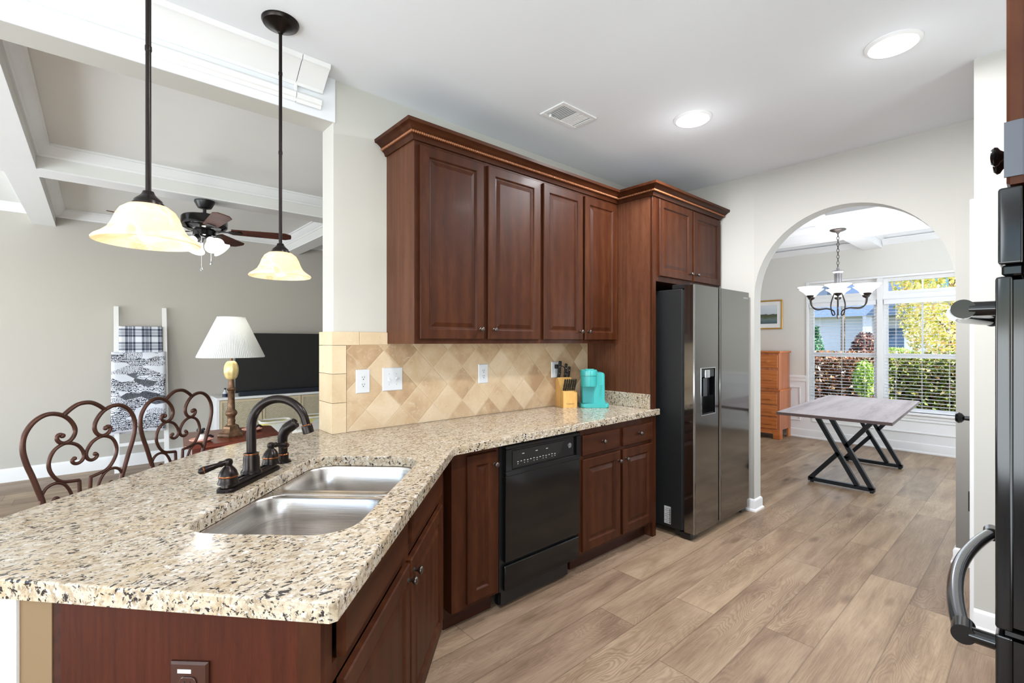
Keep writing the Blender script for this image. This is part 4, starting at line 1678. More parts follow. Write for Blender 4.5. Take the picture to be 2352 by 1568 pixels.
tilt = Matrix.Rotation(R(20), 4, 'X')
for x, y, z, L, w_, lab in ((-0.038, 0.058, 0.207, 0.135, 0.026, 'tallest black handled knife at the back left of the bamboo block'),
                           (0.012, 0.055, 0.209, 0.112, 0.022, 'black handled knife standing in the middle back slot of the bamboo block'),
                           (0.036, 0.045, 0.211, 0.088, 0.020, 'shorter black knife at the back right of the block next to the coffee maker')):
    knife(KM @ Matrix.Translation((x, y, z)) @ Matrix.Rotation(R(14), 4, 'X') @ Matrix.Rotation(R(80), 4, 'Z'), L, w_, 0.014, lab, None)
for i in range(6):
    knife(KM @ Matrix.Translation((-0.042 + i * 0.0168, -0.045, 0.120)) @ Matrix.Rotation(R(24), 4, 'X'), 0.098, 0.017, 0.011, 'small black handled steak knife in the front row of the bamboo block', 'steak knives in the front of the block')

# coffee maker: seen three quarter from its left
CM = frame(2.775, 2.235, CT, R(-42))
t = thing('coffee_maker', 'turquoise single cup coffee maker next to the knife block', 'coffee maker', tuple(CM.translation), R(-42))
M_teal = plain('turquoise_plastic', srgb(56, 162, 160), 0.3, noise=0.02, coat=0.2)
M_teal_d = plain('turquoise_shaded', srgb(42, 142, 144), 0.45, noise=0.02)  # darker turquoise, shade under the brew head put into the colour
b = MB(CM)
b.prism(rrect(-0.100, 0.108, -0.075, 0.085, 0.03, 6), 0.001, 0.030, 0.006, 3)
b.build('base', M_teal, t, 40)
b = MB(CM)
rings = []
for z, x0, x1 in ((0.028, -0.085, 0.088), (0.06, -0.088, 0.082), (0.24, -0.088, 0.080), (0.252, -0.080, 0.074), (0.256, -0.07, 0.064)):
    rings.append([(x, y, z) for x, y in rrect(x0, x1, -0.048, 0.075, 0.022, 6)])
b.loft(rings)
b.build('body', M_teal, t, 40)
b = MB(CM)
b.lathe([(0.0, 0.158), (0.056, 0.158), (0.058, 0.164), (0.060, 0.232), (0.0565, 0.233), (0.0565, 0.236), (0.062, 0.237), (0.063, 0.268), (0.058, 0.278), (0.0, 0.280)], (-0.042, -0.058, 0), n=32)
hd = b.build('brew_head', M_teal, t, 40)
b = MB(CM)
b.prism(rrect(-0.075, -0.009, -0.112, -0.092, 0.006, 4), 0.2785, 0.286, 0.003)
b.build('lid_handle', M_teal, hd, 60)
b = MB(CM)
b.prism(rrect(-0.083, -0.002, -0.0495, -0.046, 0.0015, 2), 0.034, 0.156)
b.build('cup_recess_shade', M_teal_d, t)  # recess shade painted as a flat darker plate on the body
b = MB(CM)
b.lathe([(0, 0.0), (0.040, 0.0), (0.040, 0.004), (0, 0.004)], (-0.042, -0.030, 0.029), n=24)
b.build('drip_plate', M_teal_d, t)
text_mesh('embossed_lettering', 'Keurig', 0.034, CM @ Matrix.Translation((0.046, -0.0486, 0.125)) @ Matrix.Rotation(R(90), 4, 'X') @ Matrix.Rotation(R(90), 4, 'Z'), M_teal, t, 0.0012)

# ------------------------------------------------------------------ kitchen ceiling fittings
M_disc = emit('lit_diffuser', (1, 1, 1, 1), 2.6)


def disc(x, y, r, lab):
    t = thing('ceiling_light', lab, 'ceiling light', (x, y, ZC), group='round ceiling lights')
    b = MB()
    b.lathe([(r, 0), (r, -0.006), (r - 0.006, -0.012), (r * 0.86, -0.014), (r * 0.84, -0.006)], (x, y, ZC), n=48)
    b.build('trim_ring', M_trim, t, 40)
    b = MB()
    b.lathe([(r * 0.845, -0.006), (r * 0.83, -0.016), (r * 0.6, -0.022), (0, -0.024)], (x, y, ZC), n=48)
    b.build('diffuser', M_disc, t, 60)
    l = lamp('ceiling_light_bulb', 'AREA', (x, y, ZC - 0.03), 9 if y < 1 else 26, (0.96, 0.97, 1.0), shape='DISK', size=r * 1.6)
    lamp('ceiling_halo_fill', 'POINT', (x, y, ZC - 0.22), 0.45 if y < 1 else 0.8, (0.97, 0.98, 1.0), shadow_soft_size=0.06)  # added below the fitting to throw a halo on the ceiling
    return t


disc(2.757, 1.446, 0.112, 'round lit ceiling light nearer the refrigerator and the arch')
disc(2.757, 0.472, 0.108, 'round lit ceiling light at the upper right of the photo')
# unseen fill lamps, added to brighten the ceiling and floor
lamp('unseen_ceiling_fill', 'AREA', (1.0, 0.42, ZC - 0.03), 23, (0.96, 0.97, 1.0), shape='DISK', size=0.2)
lamp('unseen_nook_fill', 'POINT', (-1.5, 0.6, 1.95), 14, (0.96, 0.97, 1.0), shadow_soft_size=0.25)

t = thing('ceiling_vent', 'white metal air vent in the kitchen ceiling', 'vent', (2.155, 1.925, ZC))
b = MB()
x0, x1, y0, y1 = 2.005, 2.305, 1.828, 2.022
for a, c, e, f in ((x0, x1, y0, y0 + 0.028), (x0, x1, y1 - 0.028, y1), (x0, x0 + 0.03, y0 + 0.028, y1 - 0.028), (x1 - 0.03, x1, y0 + 0.028, y1 - 0.028)):
    b.box(a, c, e, f, ZC - 0.008, ZC - 0.0005, 0.002)
b.build('frame', M_trim, t)
b = MB()
b.box(x0 + 0.03, x1 - 0.03, y0 + 0.028, y1 - 0.028, ZC - 0.0012, ZC - 0.0005)
b.build('duct_dark_sheet', plain('duct_shade_dark', srgb(52, 50, 48), 0.8), t)  # flat dark sheet standing in for the shaded duct behind the louvres
for k in range(15):
    xk = x0 + 0.036 + k * 0.0157
    b = MB()
    dx, sw = (0.002, 0.0052) if k < 8 else (-0.0085, 0.0025)
    b.loft([[(xk, y, ZC - 0.007), (xk + sw, y, ZC - 0.007), (xk + dx + sw, y, ZC - 0.0015), (xk + dx, y, ZC - 0.0015)] for y in (y0 + 0.028, y1 - 0.028)])
    b.build('louvre', M_trim, t)
b = MB()
b.box(x0 + 0.045, x0 + 0.05, y1 - 0.05, y1 - 0.035, ZC - 0.022, ZC - 0.006)
b.build('damper_lever', M_trim, t)

# pendants over the peninsula
def m_amberglass():
    t = NT('alabaster_amber_glass')
    v = t.coord(scale=(1, 1, 1.6))
    n1 = t.noise(v, 5, 4, 0.5, 2.2)
    vein = t.ramp(n1.outputs[0], [(0.40, srgb(246, 222, 188)), (0.52, srgb(252, 238, 214)), (0.60, srgb(238, 204, 168)), (0.70, srgb(252, 240, 220))])
    t.set(Base_Color=vein, Roughness=0.25, Emission_Color=vein, Emission_Strength=0.10, Subsurface_Weight=0.0)
    tr = t.n('ShaderNodeBsdfTranslucent')
    t.l(vein, tr.inputs[0])
    mx = t.n('ShaderNodeMixShader')
    mx.inputs[0].default_value = 0.45
    t.l(t.b.outputs[0], mx.inputs[1])
    t.l(tr.outputs[0], mx.inputs[2])
    t.l(mx.outputs[0], t.out.inputs[0])
    return t.m


M_amber = m_amberglass()
M_bulb = emit('lit_bulb', (1, 0.94, 0.84, 1), 3.0)


def pendant(x, y, zr, lab, k=0.89):
    """zr: height of the shade's rim"""
    t = thing('pendant_light', lab, 'pendant light', (x, y, zr), group='pendant lights over the peninsula')
    b = MB()
    b.lathe([(0.0, 0), (0.074, 0), (0.074, -0.006), (0.068, -0.016), (0.050, -0.022), (0.046, -0.027), (0.028, -0.034), (0.012, -0.046), (0.009, -0.052)], (x, y, ZC), n=40)
    b.build('canopy', M_bronze, t, 40)
    b = MB()
    b.tube([(x, y, ZC - 0.04), (x, y, zr + 0.155 * k)], 0.0068, 12)
    rod = b.build('rod', M_bronze, t, 50)
    for q in (0.42, 0.8):
        b = MB()
        zz = zr + 0.155 + (ZC - zr - 0.2) * q
        b.lathe([(0.0072, -0.008), (0.0082, -0.006), (0.0082, 0.006), (0.0072, 0.008)], (x, y, zz), n=12)
        b.build('coupling', M_bronze, rod, 40)
    b = MB()
    b.lathe([(r_ * k, z_ * k) for r_, z_ in [(0.007, 0.160), (0.014, 0.158), (0.017, 0.150), (0.022, 0.143), (0.036, 0.130), (0.037, 0.124), (0.041, 0.121), (0.042, 0.114), (0.020, 0.112)]], (x, y, zr), n=32)
    b.build('holder', M_bronze, t, 40)
    b = MB()
    out = [(0.030, 0.1165), (0.052, 0.112), (0.070, 0.098), (0.081, 0.078), (0.089, 0.055), (0.100, 0.034), (0.116, 0.020), (0.131, 0.010), (0.137, 0.003), (0.136, -0.002), (0.132, -0.003)]
    inn = [(0.128, 0.004), (0.112, 0.015), (0.096, 0.030), (0.085, 0.053), (0.077, 0.076), (0.066, 0.094), (0.050, 0.107), (0.030, 0.1115)]
    b.lathe([(r_ * k, z_ * k) for r_, z_ in out + inn], (x, y, zr), n=56)
    sh = b.build('shade', M_amber, t, 60)
    b = MB()
    b.lathe([(r_ * k, z_ * k) for r_, z_ in [(0.012, 0.112), (0.013, 0.075), (0.022, 0.058), (0.030, 0.038), (0.0295, 0.022), (0.022, 0.008), (0.010, 0.001), (0, 0.0)]], (x, y, zr), n=24)
    b.build('bulb', M_bulb, t, 60)
    lamp('pendant_bulb', 'POINT', (x, y, zr - 0.02), 0.38, (1, 0.86, 0.68), shadow_soft_size=0.04)
    return t


pendant(0.109, 1.637, 1.668, 'nearer pendant light with a large glowing amber bell shade')
pendant(0.596, 2.18, 1.676, 'further pendant light, its amber bell shade hanging near the tiled wall end')

# ------------------------------------------------------------------ bar stools behind the peninsula
M_iron = plain('brown_wrought_iron', srgb(72, 44, 34), 0.36, 0.5, noise=0.25, nscale=12)
L_ = [(-0.150, 0.74), (-0.150, 0.797), (-0.166, 0.850), (-0.184, 0.905), (-0.202, 0.955), (-0.213, 1.005), (-0.211, 1.050), (-0.194, 1.086), (-0.170, 1.110), (-0.140, 1.123), (-0.108, 1.122), (-0.076, 1.108), (-0.052, 1.084), (-0.038, 1.055), (-0.040, 1.030), (-0.054, 1.011), (-0.074, 1.004), (-0.092, 1.010), (-0.102, 1.024), (-0.100, 1.037), (-0.090, 1.040), (-0.083, 1.034)]
I_ = [(-0.020, 0.74), (-0.020, 0.800), (-0.022, 0.846)]
I2 = [(-0.022, 0.846), (-0.055, 0.851), (-0.086, 0.859), (-0.110, 0.880), (-0.128, 0.915), (-0.129, 0.950), (-0.112, 0.984), (-0.082, 1.001), (-0.055, 1.000), (-0.028, 0.986), (-0.010, 0.962), (-0.004, 0.940), (-0.011, 0.922), (-0.026, 0.914), (-0.042, 0.918), (-0.048, 0.930), (-0.040, 0.936)]
T_ = [(-0.080, 1.112), (-0.055, 1.132), (-0.028, 1.147), (0.0, 1.151), (0.028, 1.147), (0.055, 1.132), (0.080, 1.112)]
B_ = [(-0.158, 0.795), (-0.152, 0.830), (-0.134, 0.852), (-0.106, 0.858), (-0.080, 0.848), (-0.062, 0.825), (-0.050, 0.795), (-0.045, 0.755)]
K_ = [(-0.118, 0.79), (-0.110, 0.802), (-0.100, 0.800), (-0.096, 0.788), (-0.104, 0.782)]


def stool():
    t = thing('bar_stool', 'brown wrought iron scrollwork bar stool at the near left end of the peninsula', 'bar stool', (0, 0, 0), 0, 'scrollwork bar stools')
    SEAT = 0.64
    for sg, nm in ((1, 'side_scroll'), (-1, 'side_scroll')):
        b = MB()
        b.tube(catmull([(sg * x, 0, z) for x, z in L_], 6), [0.0095 - 0.0025 * k / (6 * (len(L_) - 1)) for k in range(6 * (len(L_) - 1) + 1)], 10)
        b.ball((sg * L_[-1][0], 0, L_[-1][1]), 0.0098)
        b.build(nm, M_iron, t, 60)
        b = MB()
        b.tube([(sg * x, 0, z) for x, z in I_], 0.0068, 8)
        b.tube(catmull([(sg * x, 0, z) for x, z in I2], 6), 0.0068, 8)
        b.ball((sg * I2[-1][0], 0, I2[-1][1]), 0.0085)
        b.build('inner_scroll', M_iron, t, 60)
        b = MB()
        b.tube(catmull([(sg * x, 0, z) for x, z in B_], 6), 0.006, 8)
        b.tube(catmull([(sg * x, 0, z) for x, z in K_], 5), 0.006, 8)
        b.build('lower_scroll', M_iron, t, 60)
    b = MB()
    b.tube(catmull([(x, 0, z) for x, z in T_], 6), 0.0085, 8)
    b.build('top_arch', M_iron, t, 60)
    # seat on the counter side (toward local -y)
    b = MB()
    b.tube([(x, y, SEAT) for x, y in rrect(-0.19, 0.19, -0.39, -0.01, 0.05, 5)], 0.009, 8, True)
    b.tube([(-0.150, 0, 0.74), (-0.150, -0.012, SEAT)], 0.0095, 8)
    b.tube([(0.150, 0, 0.74), (0.150, -0.012, SEAT)], 0.0095, 8)
    b.tube([(-0.15, 0, 0.745), (0.15, 0, 0.745)], 0.007, 8)
    b.build('seat_frame', M_iron, t, 60)
    b = MB()
    b.prism(rrect(-0.185, 0.185, -0.385, -0.015, 0.05, 6), SEAT + 0.009, SEAT + 0.055, 0.015, 3)
    b.build('seat_cushion', plain('brown_leather', srgb(84, 56, 40), 0.5, noise=0.1), t, 50)
    for sx in (-1, 1):
        for y0, y1 in ((-0.02, 0.02), (-0.37, -0.42)):
            b = MB()
            b.tube([(sx * 0.165, y0, SEAT), (sx * 0.20, y1, 0.0)], 0.0105, 8)
            b.build('leg', M_iron, t, 60)
    b = MB()
    for (xa, ya), (xb, yb) in (((-0.19, 0.009), (0.19, 0.009)), ((-0.19, -0.405), (0.19, -0.405)), ((-0.19, 0.009), (-0.19, -0.405)), ((0.19, 0.009), (0.19, -0.405))):
        b.tube([(xa, ya, 0.2), (xb, yb, 0.2)], 0.0075, 8)
    b.build('foot_rail', M_iron, t, 60)
    return t


st0 = stool()
dup(st0, (0.317, 2.906, 0), R(40.7), 'brown wrought iron scrollwork bar stool nearer the table lamp')
st0.location = (-0.032, 2.561, 0)
st0.rotation_euler = (0, 0, R(40))

# ------------------------------------------------------------------ living room
# table lamp on its side table
LX, LY, LZ = 0.775, 4.11, 0.680
M_mahog = wood('mahogany', srgb(70, 26, 16), srgb(120, 52, 32), srgb(158, 80, 52), 'X', 1.2, 0.25, 0.5)
t = thing('side_table', 'reddish wood side table under the table lamp behind the stools', 'side table', (0.80, 4.17, 0), R(-6))
TMx = frame(0.80, 4.17, 0, R(-6))
b = MB(TMx)
b.prism(rrect(-0.32, 0.30, -0.30, 0.30, 0.05, 5), 0.655, 0.680, 0.006, 2)
b.build('table_top', M_mahog, t, 40)
b = MB(TMx)
b.box(-0.27, 0.25, -0.25, 0.25, 0.54, 0.6545)
ap = b.build('apron', M_mahog, t)
b = MB(TMx)
b.box(-0.22, 0.20, -0.262, -0.2505, 0.56, 0.645, 0.004)
b.build('drawer', M_mahog, t)
for sx in (-0.25, 0.23):
    for sy in (-0.23, 0.23):
        b = MB(TMx)
        b.lathe([(0.022, 0.54), (0.026, 0.48), (0.016, 0.44), (0.024, 0.40), (0.014, 0.10), (0.020, 0.06), (0.014, 0.0)], (sx, sy, 0), n=12, cap0=True, cap1=True)
        b.build('leg', M_mahog, t, 40)

M_gold = plain('antique_bronze_gold', srgb(112, 84, 62), 0.42, 0.6, noise=0.45, nscale=40)
M_ivory = plain('ivory_gold_enamel', srgb(226, 202, 142), 0.2, 0.2, noise=0.2, nscale=18, coat=0.5)


def m_pleat():
    t = NT('pleated_shade_fabric')
    tc = t.n('ShaderNodeTexCoord')
    sp = t.n('ShaderNodeSeparateXYZ')
    t.l(tc.outputs['Object'], sp.inputs[0])
    ang = t.math('ARCTAN2', sp.outputs[1], sp.outputs[0])
    s_ = t.math('SINE', t.math('MULTIPLY', ang, 110.0))
    c = t.ramp(t.math('MULTIPLY_ADD', s_, 0.5, 0.5), [(0.0, srgb(214, 216, 218)), (1.0, srgb(240, 241, 240))])
    t.set(Base_Color=c, Roughness=0.8, Emission_Color=(1, 0.98, 0.92, 1), Emission_Strength=0.0)
    t.bump(s_, 0.4, 0.003)
    tr = t.n('ShaderNodeBsdfTranslucent')
    t.l(c, tr.inputs[0])
    mx = t.n('ShaderNodeMixShader')
    mx.inputs[0].default_value = 0.4
    t.l(t.b.outputs[0], mx.inputs[1])
    t.l(tr.outputs[0], mx.inputs[2])
    t.l(mx.outputs[0], t.out.inputs[0])
    return t.m


t = thing('table_lamp', 'table lamp with a pleated white empire shade and an antique gold stem', 'lamp', (LX, LY, LZ))
b = MB()
hexs = lambda r, z, k=6, a0=10: [(LX + 0.76 * r * math.cos(R(a0 + 360 * i / k)), LY + 0.76 * r * math.sin(R(a0 + 360 * i / k)), LZ + z) for i in range(k)]
b.loft([hexs(0.125, 0.0005), hexs(0.128, 0.012), hexs(0.122, 0.026), hexs(0.098, 0.036), hexs(0.090, 0.044), hexs(0.074, 0.062), hexs(0.070, 0.076), hexs(0.050, 0.086)])
b.build('base', M_gold, t)
b = MB()
b.lathe([(0.72 * r_, z_) for r_, z_ in [(0.040, 0.085), (0.036, 0.10), (0.041, 0.115), (0.034, 0.13), (0.040, 0.15), (0.056, 0.166), (0.058, 0.178), (0.048, 0.192), (0.036, 0.20), (0.034, 0.24), (0.031, 0.34), (0.036, 0.347), (0.046, 0.356), (0.036, 0.366), (0.030, 0.372), (0.026, 0.44)]], (LX, LY, LZ), n=14)
b.build('stem', M_gold, t, 50)
b = MB()
# ribbed bud under the shade
rings = []
for k in range(13):
    a = math.pi * k / 12
    r0, zz = 0.041 * math.sin(a) ** 0.8 + 0.010, 0.500 - 0.072 * math.cos(a)
    rings.append([(LX + r0 * (1 - 0.10 * abs(math.sin(4 * R(q)))) * math.cos(R(q)), LY + r0 * (1 - 0.10 * abs(math.sin(4 * R(q)))) * math.sin(R(q)), LZ + zz) for q in range(0, 360, 9)])
b.loft(rings)
b.build('bud', M_ivory, t, 60)
b = MB()
b.lathe([(0.010, 0.565), (0.010, 0.88)], (LX, LY, LZ), n=10)
b.lathe([(0.0, 0.88), (0.012, 0.885), (0.0, 0.898)], (LX, LY, LZ), n=10)
b.build('socket_post', M_gold, t, 50)
b = MB()
b.lathe([(0.86 * r_, z_) for r_, z_ in [(0.262, 0.598), (0.264, 0.606), (0.112, 0.896), (0.110, 0.904), (0.107, 0.904), (0.109, 0.896), (0.259, 0.606), (0.258, 0.598)]], (LX, LY, LZ), n=96)
sh = b.build('shade', m_pleat(), t, 60)
lamp('table_lamp_bulb', 'POINT', (LX, LY, LZ + 0.80), 2.2, (1, 0.93, 0.78), shadow_soft_size=0.05)

# two little china figures and pink dishes at the lamp's foot
M_china_b = plain('black_glazed_china', srgb(22, 24, 34), 0.15, noise=0.1, coat=0.4)
M_china_p = plain('pink_glazed_china', srgb(238, 176, 158), 0.25, noise=0.06)
for x, y, lab in ((0.57, 4.02, 'black and white china figurine on a pink dish left of the lamp base'), (0.945, 4.235, 'black china figurine peeking out behind the lamp base on the right')):
    t = thing('china_figurine', lab, 'figurine', (x, y, LZ))
    b = MB()
    b.lathe([(0.0, 0.001), (0.055, 0.001), (0.075, 0.018), (0.070, 0.022), (0.05, 0.010), (0, 0.008)], (x, y, LZ), n=20)
    b.build('dish', M_china_p, t, 50)
    b = MB()
    b.lathe([(0.0, 0.009), (0.030, 0.009), (0.036, 0.025), (0.026, 0.048), (0.012, 0.056)], (x, y, LZ), n=16, cap1=True)
    b.build('torso', plain('white_china', srgb(232, 226, 222), 0.25), t, 50)
    b = MB()
    b.ball((x - 0.004, y - 0.002, LZ + 0.073), 0.022)
    b.ball((x - 0.021, y, LZ + 0.085), 0.011)
    b.ball((x + 0.013, y, LZ + 0.087), 0.011)
    b.build('head', M_china_b, t, 60)
    b = MB()
    b.tube(catmull([(x + 0.022, y - 0.02, LZ + 0.03), (x + 0.045, y - 0.015, LZ + 0.040), (x + 0.070, y, LZ + 0.026)], 5), 0.010, 8)
    b.build('tail', M_china_b, t, 60)

# media console with cane doors, television, bottle
t = thing('media_console', 'white media console with woven cane doors under the television', 'console', (1.95, 6.6, 0))
CX0, CX1, CY, CZ = 1.06, 2.95, 6.42, 0.735
b = MB()
b.box(CX0, CX1, CY - 0.005, LW - 0.02, CZ - 0.028, CZ, 0.003)
b.box(CX0, CX0 + 0.03, CY, LW - 0.02, 0.14, CZ - 0.028)
b.box(CX1 - 0.03, CX1, CY, LW - 0.02, 0.14, CZ - 0.028)
b.box(CX0 + 0.03, CX1 - 0.03, CY, LW - 0.02, 0.14, 0.17)
b.box(CX0 + 0.03, CX1 - 0.03, LW - 0.03, LW - 0.02, 0.17, CZ - 0.028)
b.box(CX0 + 0.03, CX1 - 0.03, CY + 0.03, LW - 0.03, 0.44, 0.455)
b.build('carcass', M_trim, t)


def m_cane():
    t = NT('woven_cane')
    v = t.coord(scale=(1, 1, 1))
    sp = t.n('ShaderNodeSeparateXYZ')
    t.l(v, sp.inputs[0])
    a = t.math('SINE', t.math('MULTIPLY', sp.outputs[0], 300.0))
    c = t.math('SINE', t.math('MULTIPLY', sp.outputs[2], 300.0))
    n_ = t.noise(t.coord(scale=(18, 1, 60)), 2, 3)
    f = t.math('MULTIPLY_ADD', t.math('MULTIPLY', a, c), 0.25, t.math('MULTIPLY_ADD', n_.outputs[0], 0.5, 0.25))
    t.set(Base_Color=t.ramp(f, [(0.25, srgb(150, 138, 112)), (0.5, srgb(190, 180, 154)), (0.8, srgb(214, 206, 184))]), Roughness=0.7)
    return t.m


M_cane = m_cane()
dw = (CX1 - CX0 - 0.06) / 4
for k in range(4):
    x0 = CX0 + 0.03 + k * dw + 0.004
    x1 = x0 + dw - 0.008
    b = MB()
    for a, c, e, f in ((x0, x1, 0.18, 0.205), (x0, x1, CZ - 0.058, CZ - 0.033), (x0, x0 + 0.025, 0.205, CZ - 0.058), (x1 - 0.025, x1, 0.205, CZ - 0.058)):
        b.box(a, c, CY - 0.001, CY + 0.017, e, f)
    dd = b.build('door', plain('pale_oak', srgb(206, 190, 160), 0.5, noise=0.08), t)
    b = MB()
    b.box(x0 + 0.025, x1 - 0.025, CY + 0.006, CY + 0.010, 0.205, CZ - 0.058)
    b.build('cane_panel', M_cane, dd)
    b = MB()
    kx = x1 - 0.012 if k % 2 == 0 else x0 + 0.012
    b.lathe([(0.004, 0), (0.004, 0.012), (0.010, 0.014), (0.010, 0.02), (0, 0.021)], (kx, CY - 0.001, CZ - 0.09), (0, -1, 0), 12)
    b.build('knob', M_bronze, dd, 40)
for x in (CX0 + 0.06, (CX0 + CX1) / 2, CX1 - 0.06):
    for y in (CY + 0.05, LW - 0.07):
        b = MB()
        b.lathe([(0.022, 0.14), (0.014, 0.0)], (x, y, 0), n=12, cap0=True, cap1=True)
        b.build('leg', M_trim, t)

t = thing('television', 'large flat black television standing on the white console', 'television', (1.98, 6.62, CZ))
b = MB()
b.box(1.285, 2.72, 6.60, 6.635, 0.765, 1.505, 0.004)
b.build('bezel', M_black, t)
b = MB()
b.box(1.291, 2.714, 6.5985, 6.5999, 0.785, 1.499)
b.build('screen', plain('dark_screen', srgb(40, 40, 41), 0.35, noise=0.02), t)
for x in (1.45, 2.55):
    b = MB()
    b.bar((x, 6.52, CZ + 0.004), (x, 6.70, CZ + 0.004), 0.025, 0.007)
    b.bar((x, 6.617, CZ + 0.004), (x, 6.617, 0.77), 0.02, 0.012, up=(0, 1, 0))
    b.build('foot', M_black, t)
t = thing('soundbar', 'long dark soundbar lying in front of the television', 'soundbar', (1.9, 6.48, CZ))
b = MB()
b.box(1.30, 2.44, 6.455, 6.505, CZ + 0.001, CZ + 0.056, 0.008, 2)
b.build('body', plain('navy_black_fabric', srgb(20, 28, 42), 0.6), t)
t = thing('small_bottle', 'tiny clear bottle with a navy label on the left end of the console', 'bottle', (1.155, 6.47, CZ))
b = MB()
b.lathe([(0.0, 0.001), (0.026, 0.001), (0.027, 0.01), (0.027, 0.052), (0.012, 0.075), (0.010, 0.095), (0, 0.095)], (1.155, 6.47, CZ), n=16)
b.build('glass_body', plain('pale_glass', srgb(196, 200, 206), 0.1), t, 40)
b = MB()
b.lathe([(0.0275, 0.006), (0.0285, 0.008), (0.0285, 0.044), (0.0275, 0.046)], (1.155, 6.47, CZ), n=16)
b.build('label_band', plain('navy_label', srgb(30, 34, 62), 0.5), t)
b = MB()
b.lathe([(0.011, 0.094), (0.0115, 0.112), (0, 0.113)], (1.155, 6.47, CZ), n=12)
b.build('cap', plain('navy_cap', srgb(26, 28, 48), 0.4), t)


# fabric hampers and a cushion between the lamp and the console
def m_lemon():
    t = NT('lemon_print_fabric')
    n1 = t.noise(t.coord(), 5.5, 3, 0.5, 0.4)
    n2 = t.noise(t.coord(), 40, 3)
    c = t.ramp(n1.outputs[0], [(0.44, srgb(226, 228, 224)), (0.50, srgb(232, 222, 150)), (0.60, srgb(222, 204, 96))])
    t.set(Base_Color=c, Roughness=0.85)
    t.bump(n2.outputs[0], 0.3, 0.004)
    return t.m


M_lemon = m_lemon()
M_cream = plain('cream_fabric', srgb(226, 220, 212), 0.9, noise=0.03, bump=0.3)
for x, y, w_, d_, lab in ((1.40, 5.30, 0.15, 0.11, 'white fabric hamper with a yellow print and a rolled rim behind the faucet'), (1.86, 5.36, 0.16, 0.12, 'white hamper with a yellow rim behind the cream cushion')):
    t = thing('fabric_hamper', lab, 'hamper', (x, y, 0), 0, 'yellow print hampers')
    b = MB()
    HM = frame(x, y, 0, R(-6))
    b.M = HM
    rings = []
    for z, k in ((0.001, 0.55), (0.20, 0.72), (0.40, 0.85), (0.575, 0.97)):
        rings.append([(px, py, z) for px, py in rrect(-w_ * k, w_ * k, -d_ * k, d_ * k, 0.06 * k, 6)])
    for z, k in ((0.575, 0.93), (0.40, 0.80), (0.06, 0.55)):
        rings.append([(px, py, z) for px, py in rrect(-w_ * k, w_ * k, -d_ * k, d_ * k, 0.06 * k, 6)])
    b.loft(rings)
    b.build('basket', M_lemon, t, 60)
    b = MB(HM)
    b.tube([(px, py, 0.578) for px, py in rrect(-w_ * 0.95, w_ * 0.95, -d_ * 0.95, d_ * 0.95, 0.055, 6)], 0.012, 8, True)
    b.build('rim', M_cream, t, 60)
t = thing('cushion_bench', 'low cream padded bench beside the yellow print hamper', 'bench', (1.62, 4.78, 0))
b = MB()
BMx = frame(1.66, 4.86, 0, R(-8))
b.M = BMx
b.prism(rrect(-0.20, 0.34, -0.20, 0.20, 0.07, 6), 0.12, 0.555, 0.05, 4)
b.build('padded_seat', M_cream, t, 50)
for sx in (-0.15, 0.29):
    for sy in (-0.15, 0.15):
        b = MB(BMx)
        b.lathe([(0.02, 0.125), (0.015, 0)], (sx, sy, 0), n=10, cap0=True, cap1=True)
        b.build('leg', M_mahog, t)

# blanket ladder with two blankets, leaning on the far wall
t = thing('blanket_ladder', 'white wooden blanket ladder leaning against the living room wall', 'ladder', (0.37, 6.6, 0))


def lad(z):          # y of the ladder at height z
    return 6.53 + (6.815 - 6.53) * z / 1.787


for x in (0.170, 0.600):
    b = MB()
    b.bar((x, lad(0.0), 0.001), (x, lad(1.787), 1.787), 0.042, 0.026, up=(0, 1, 0))
    b.build('rail', M_trim, t)
for z in (0.29, 0.66, 1.03, 1.25, 1.53):
    b = MB()
    b.bar((0.185, lad(z), z), (0.585, lad(z), z), 0.022, 0.034)
    b.build('rung', M_trim, t)


def m_plaid():
    t = NT('navy_white_plaid')
    tc = t.n('ShaderNodeTexCoord')
    sp = t.n('ShaderNodeSeparateXYZ')
    t.l(tc.outputs['Object'], sp.inputs[0])

    def bands(sock, period, lo):
        f = t.math('FRACT', t.math('DIVIDE', t.math('ADD', sock, 10.0), period))
        return t.ramp(f, lo, 'CONSTANT')
    bx = bands(sp.outputs[0], 0.145, [(0.0, (0.05,) * 3), (0.16, (0.95,) * 3), (0.2, (0.25,) * 3), (0.42, (0.9,) * 3), (0.48, (0.05,) * 3), (0.60, (1,) * 3)])
    bz = bands(sp.outputs[2], 0.150, [(0.0, (0.05,) * 3), (0.14, (0.9,) * 3), (0.19, (0.4,) * 3), (0.40, (0.9,) * 3), (0.46, (0.05,) * 3), (0.6, (1,) * 3)])
    f = t.math('MULTIPLY_ADD', bx, 0.5, t.math('MULTIPLY', bz, 0.5))
    t.set(Base_Color=t.ramp(f, [(0.05, srgb(44, 50, 66)), (0.5, srgb(122, 130, 148)), (1.0, srgb(226, 230, 240))]), Roughness=0.9)
    return t.m


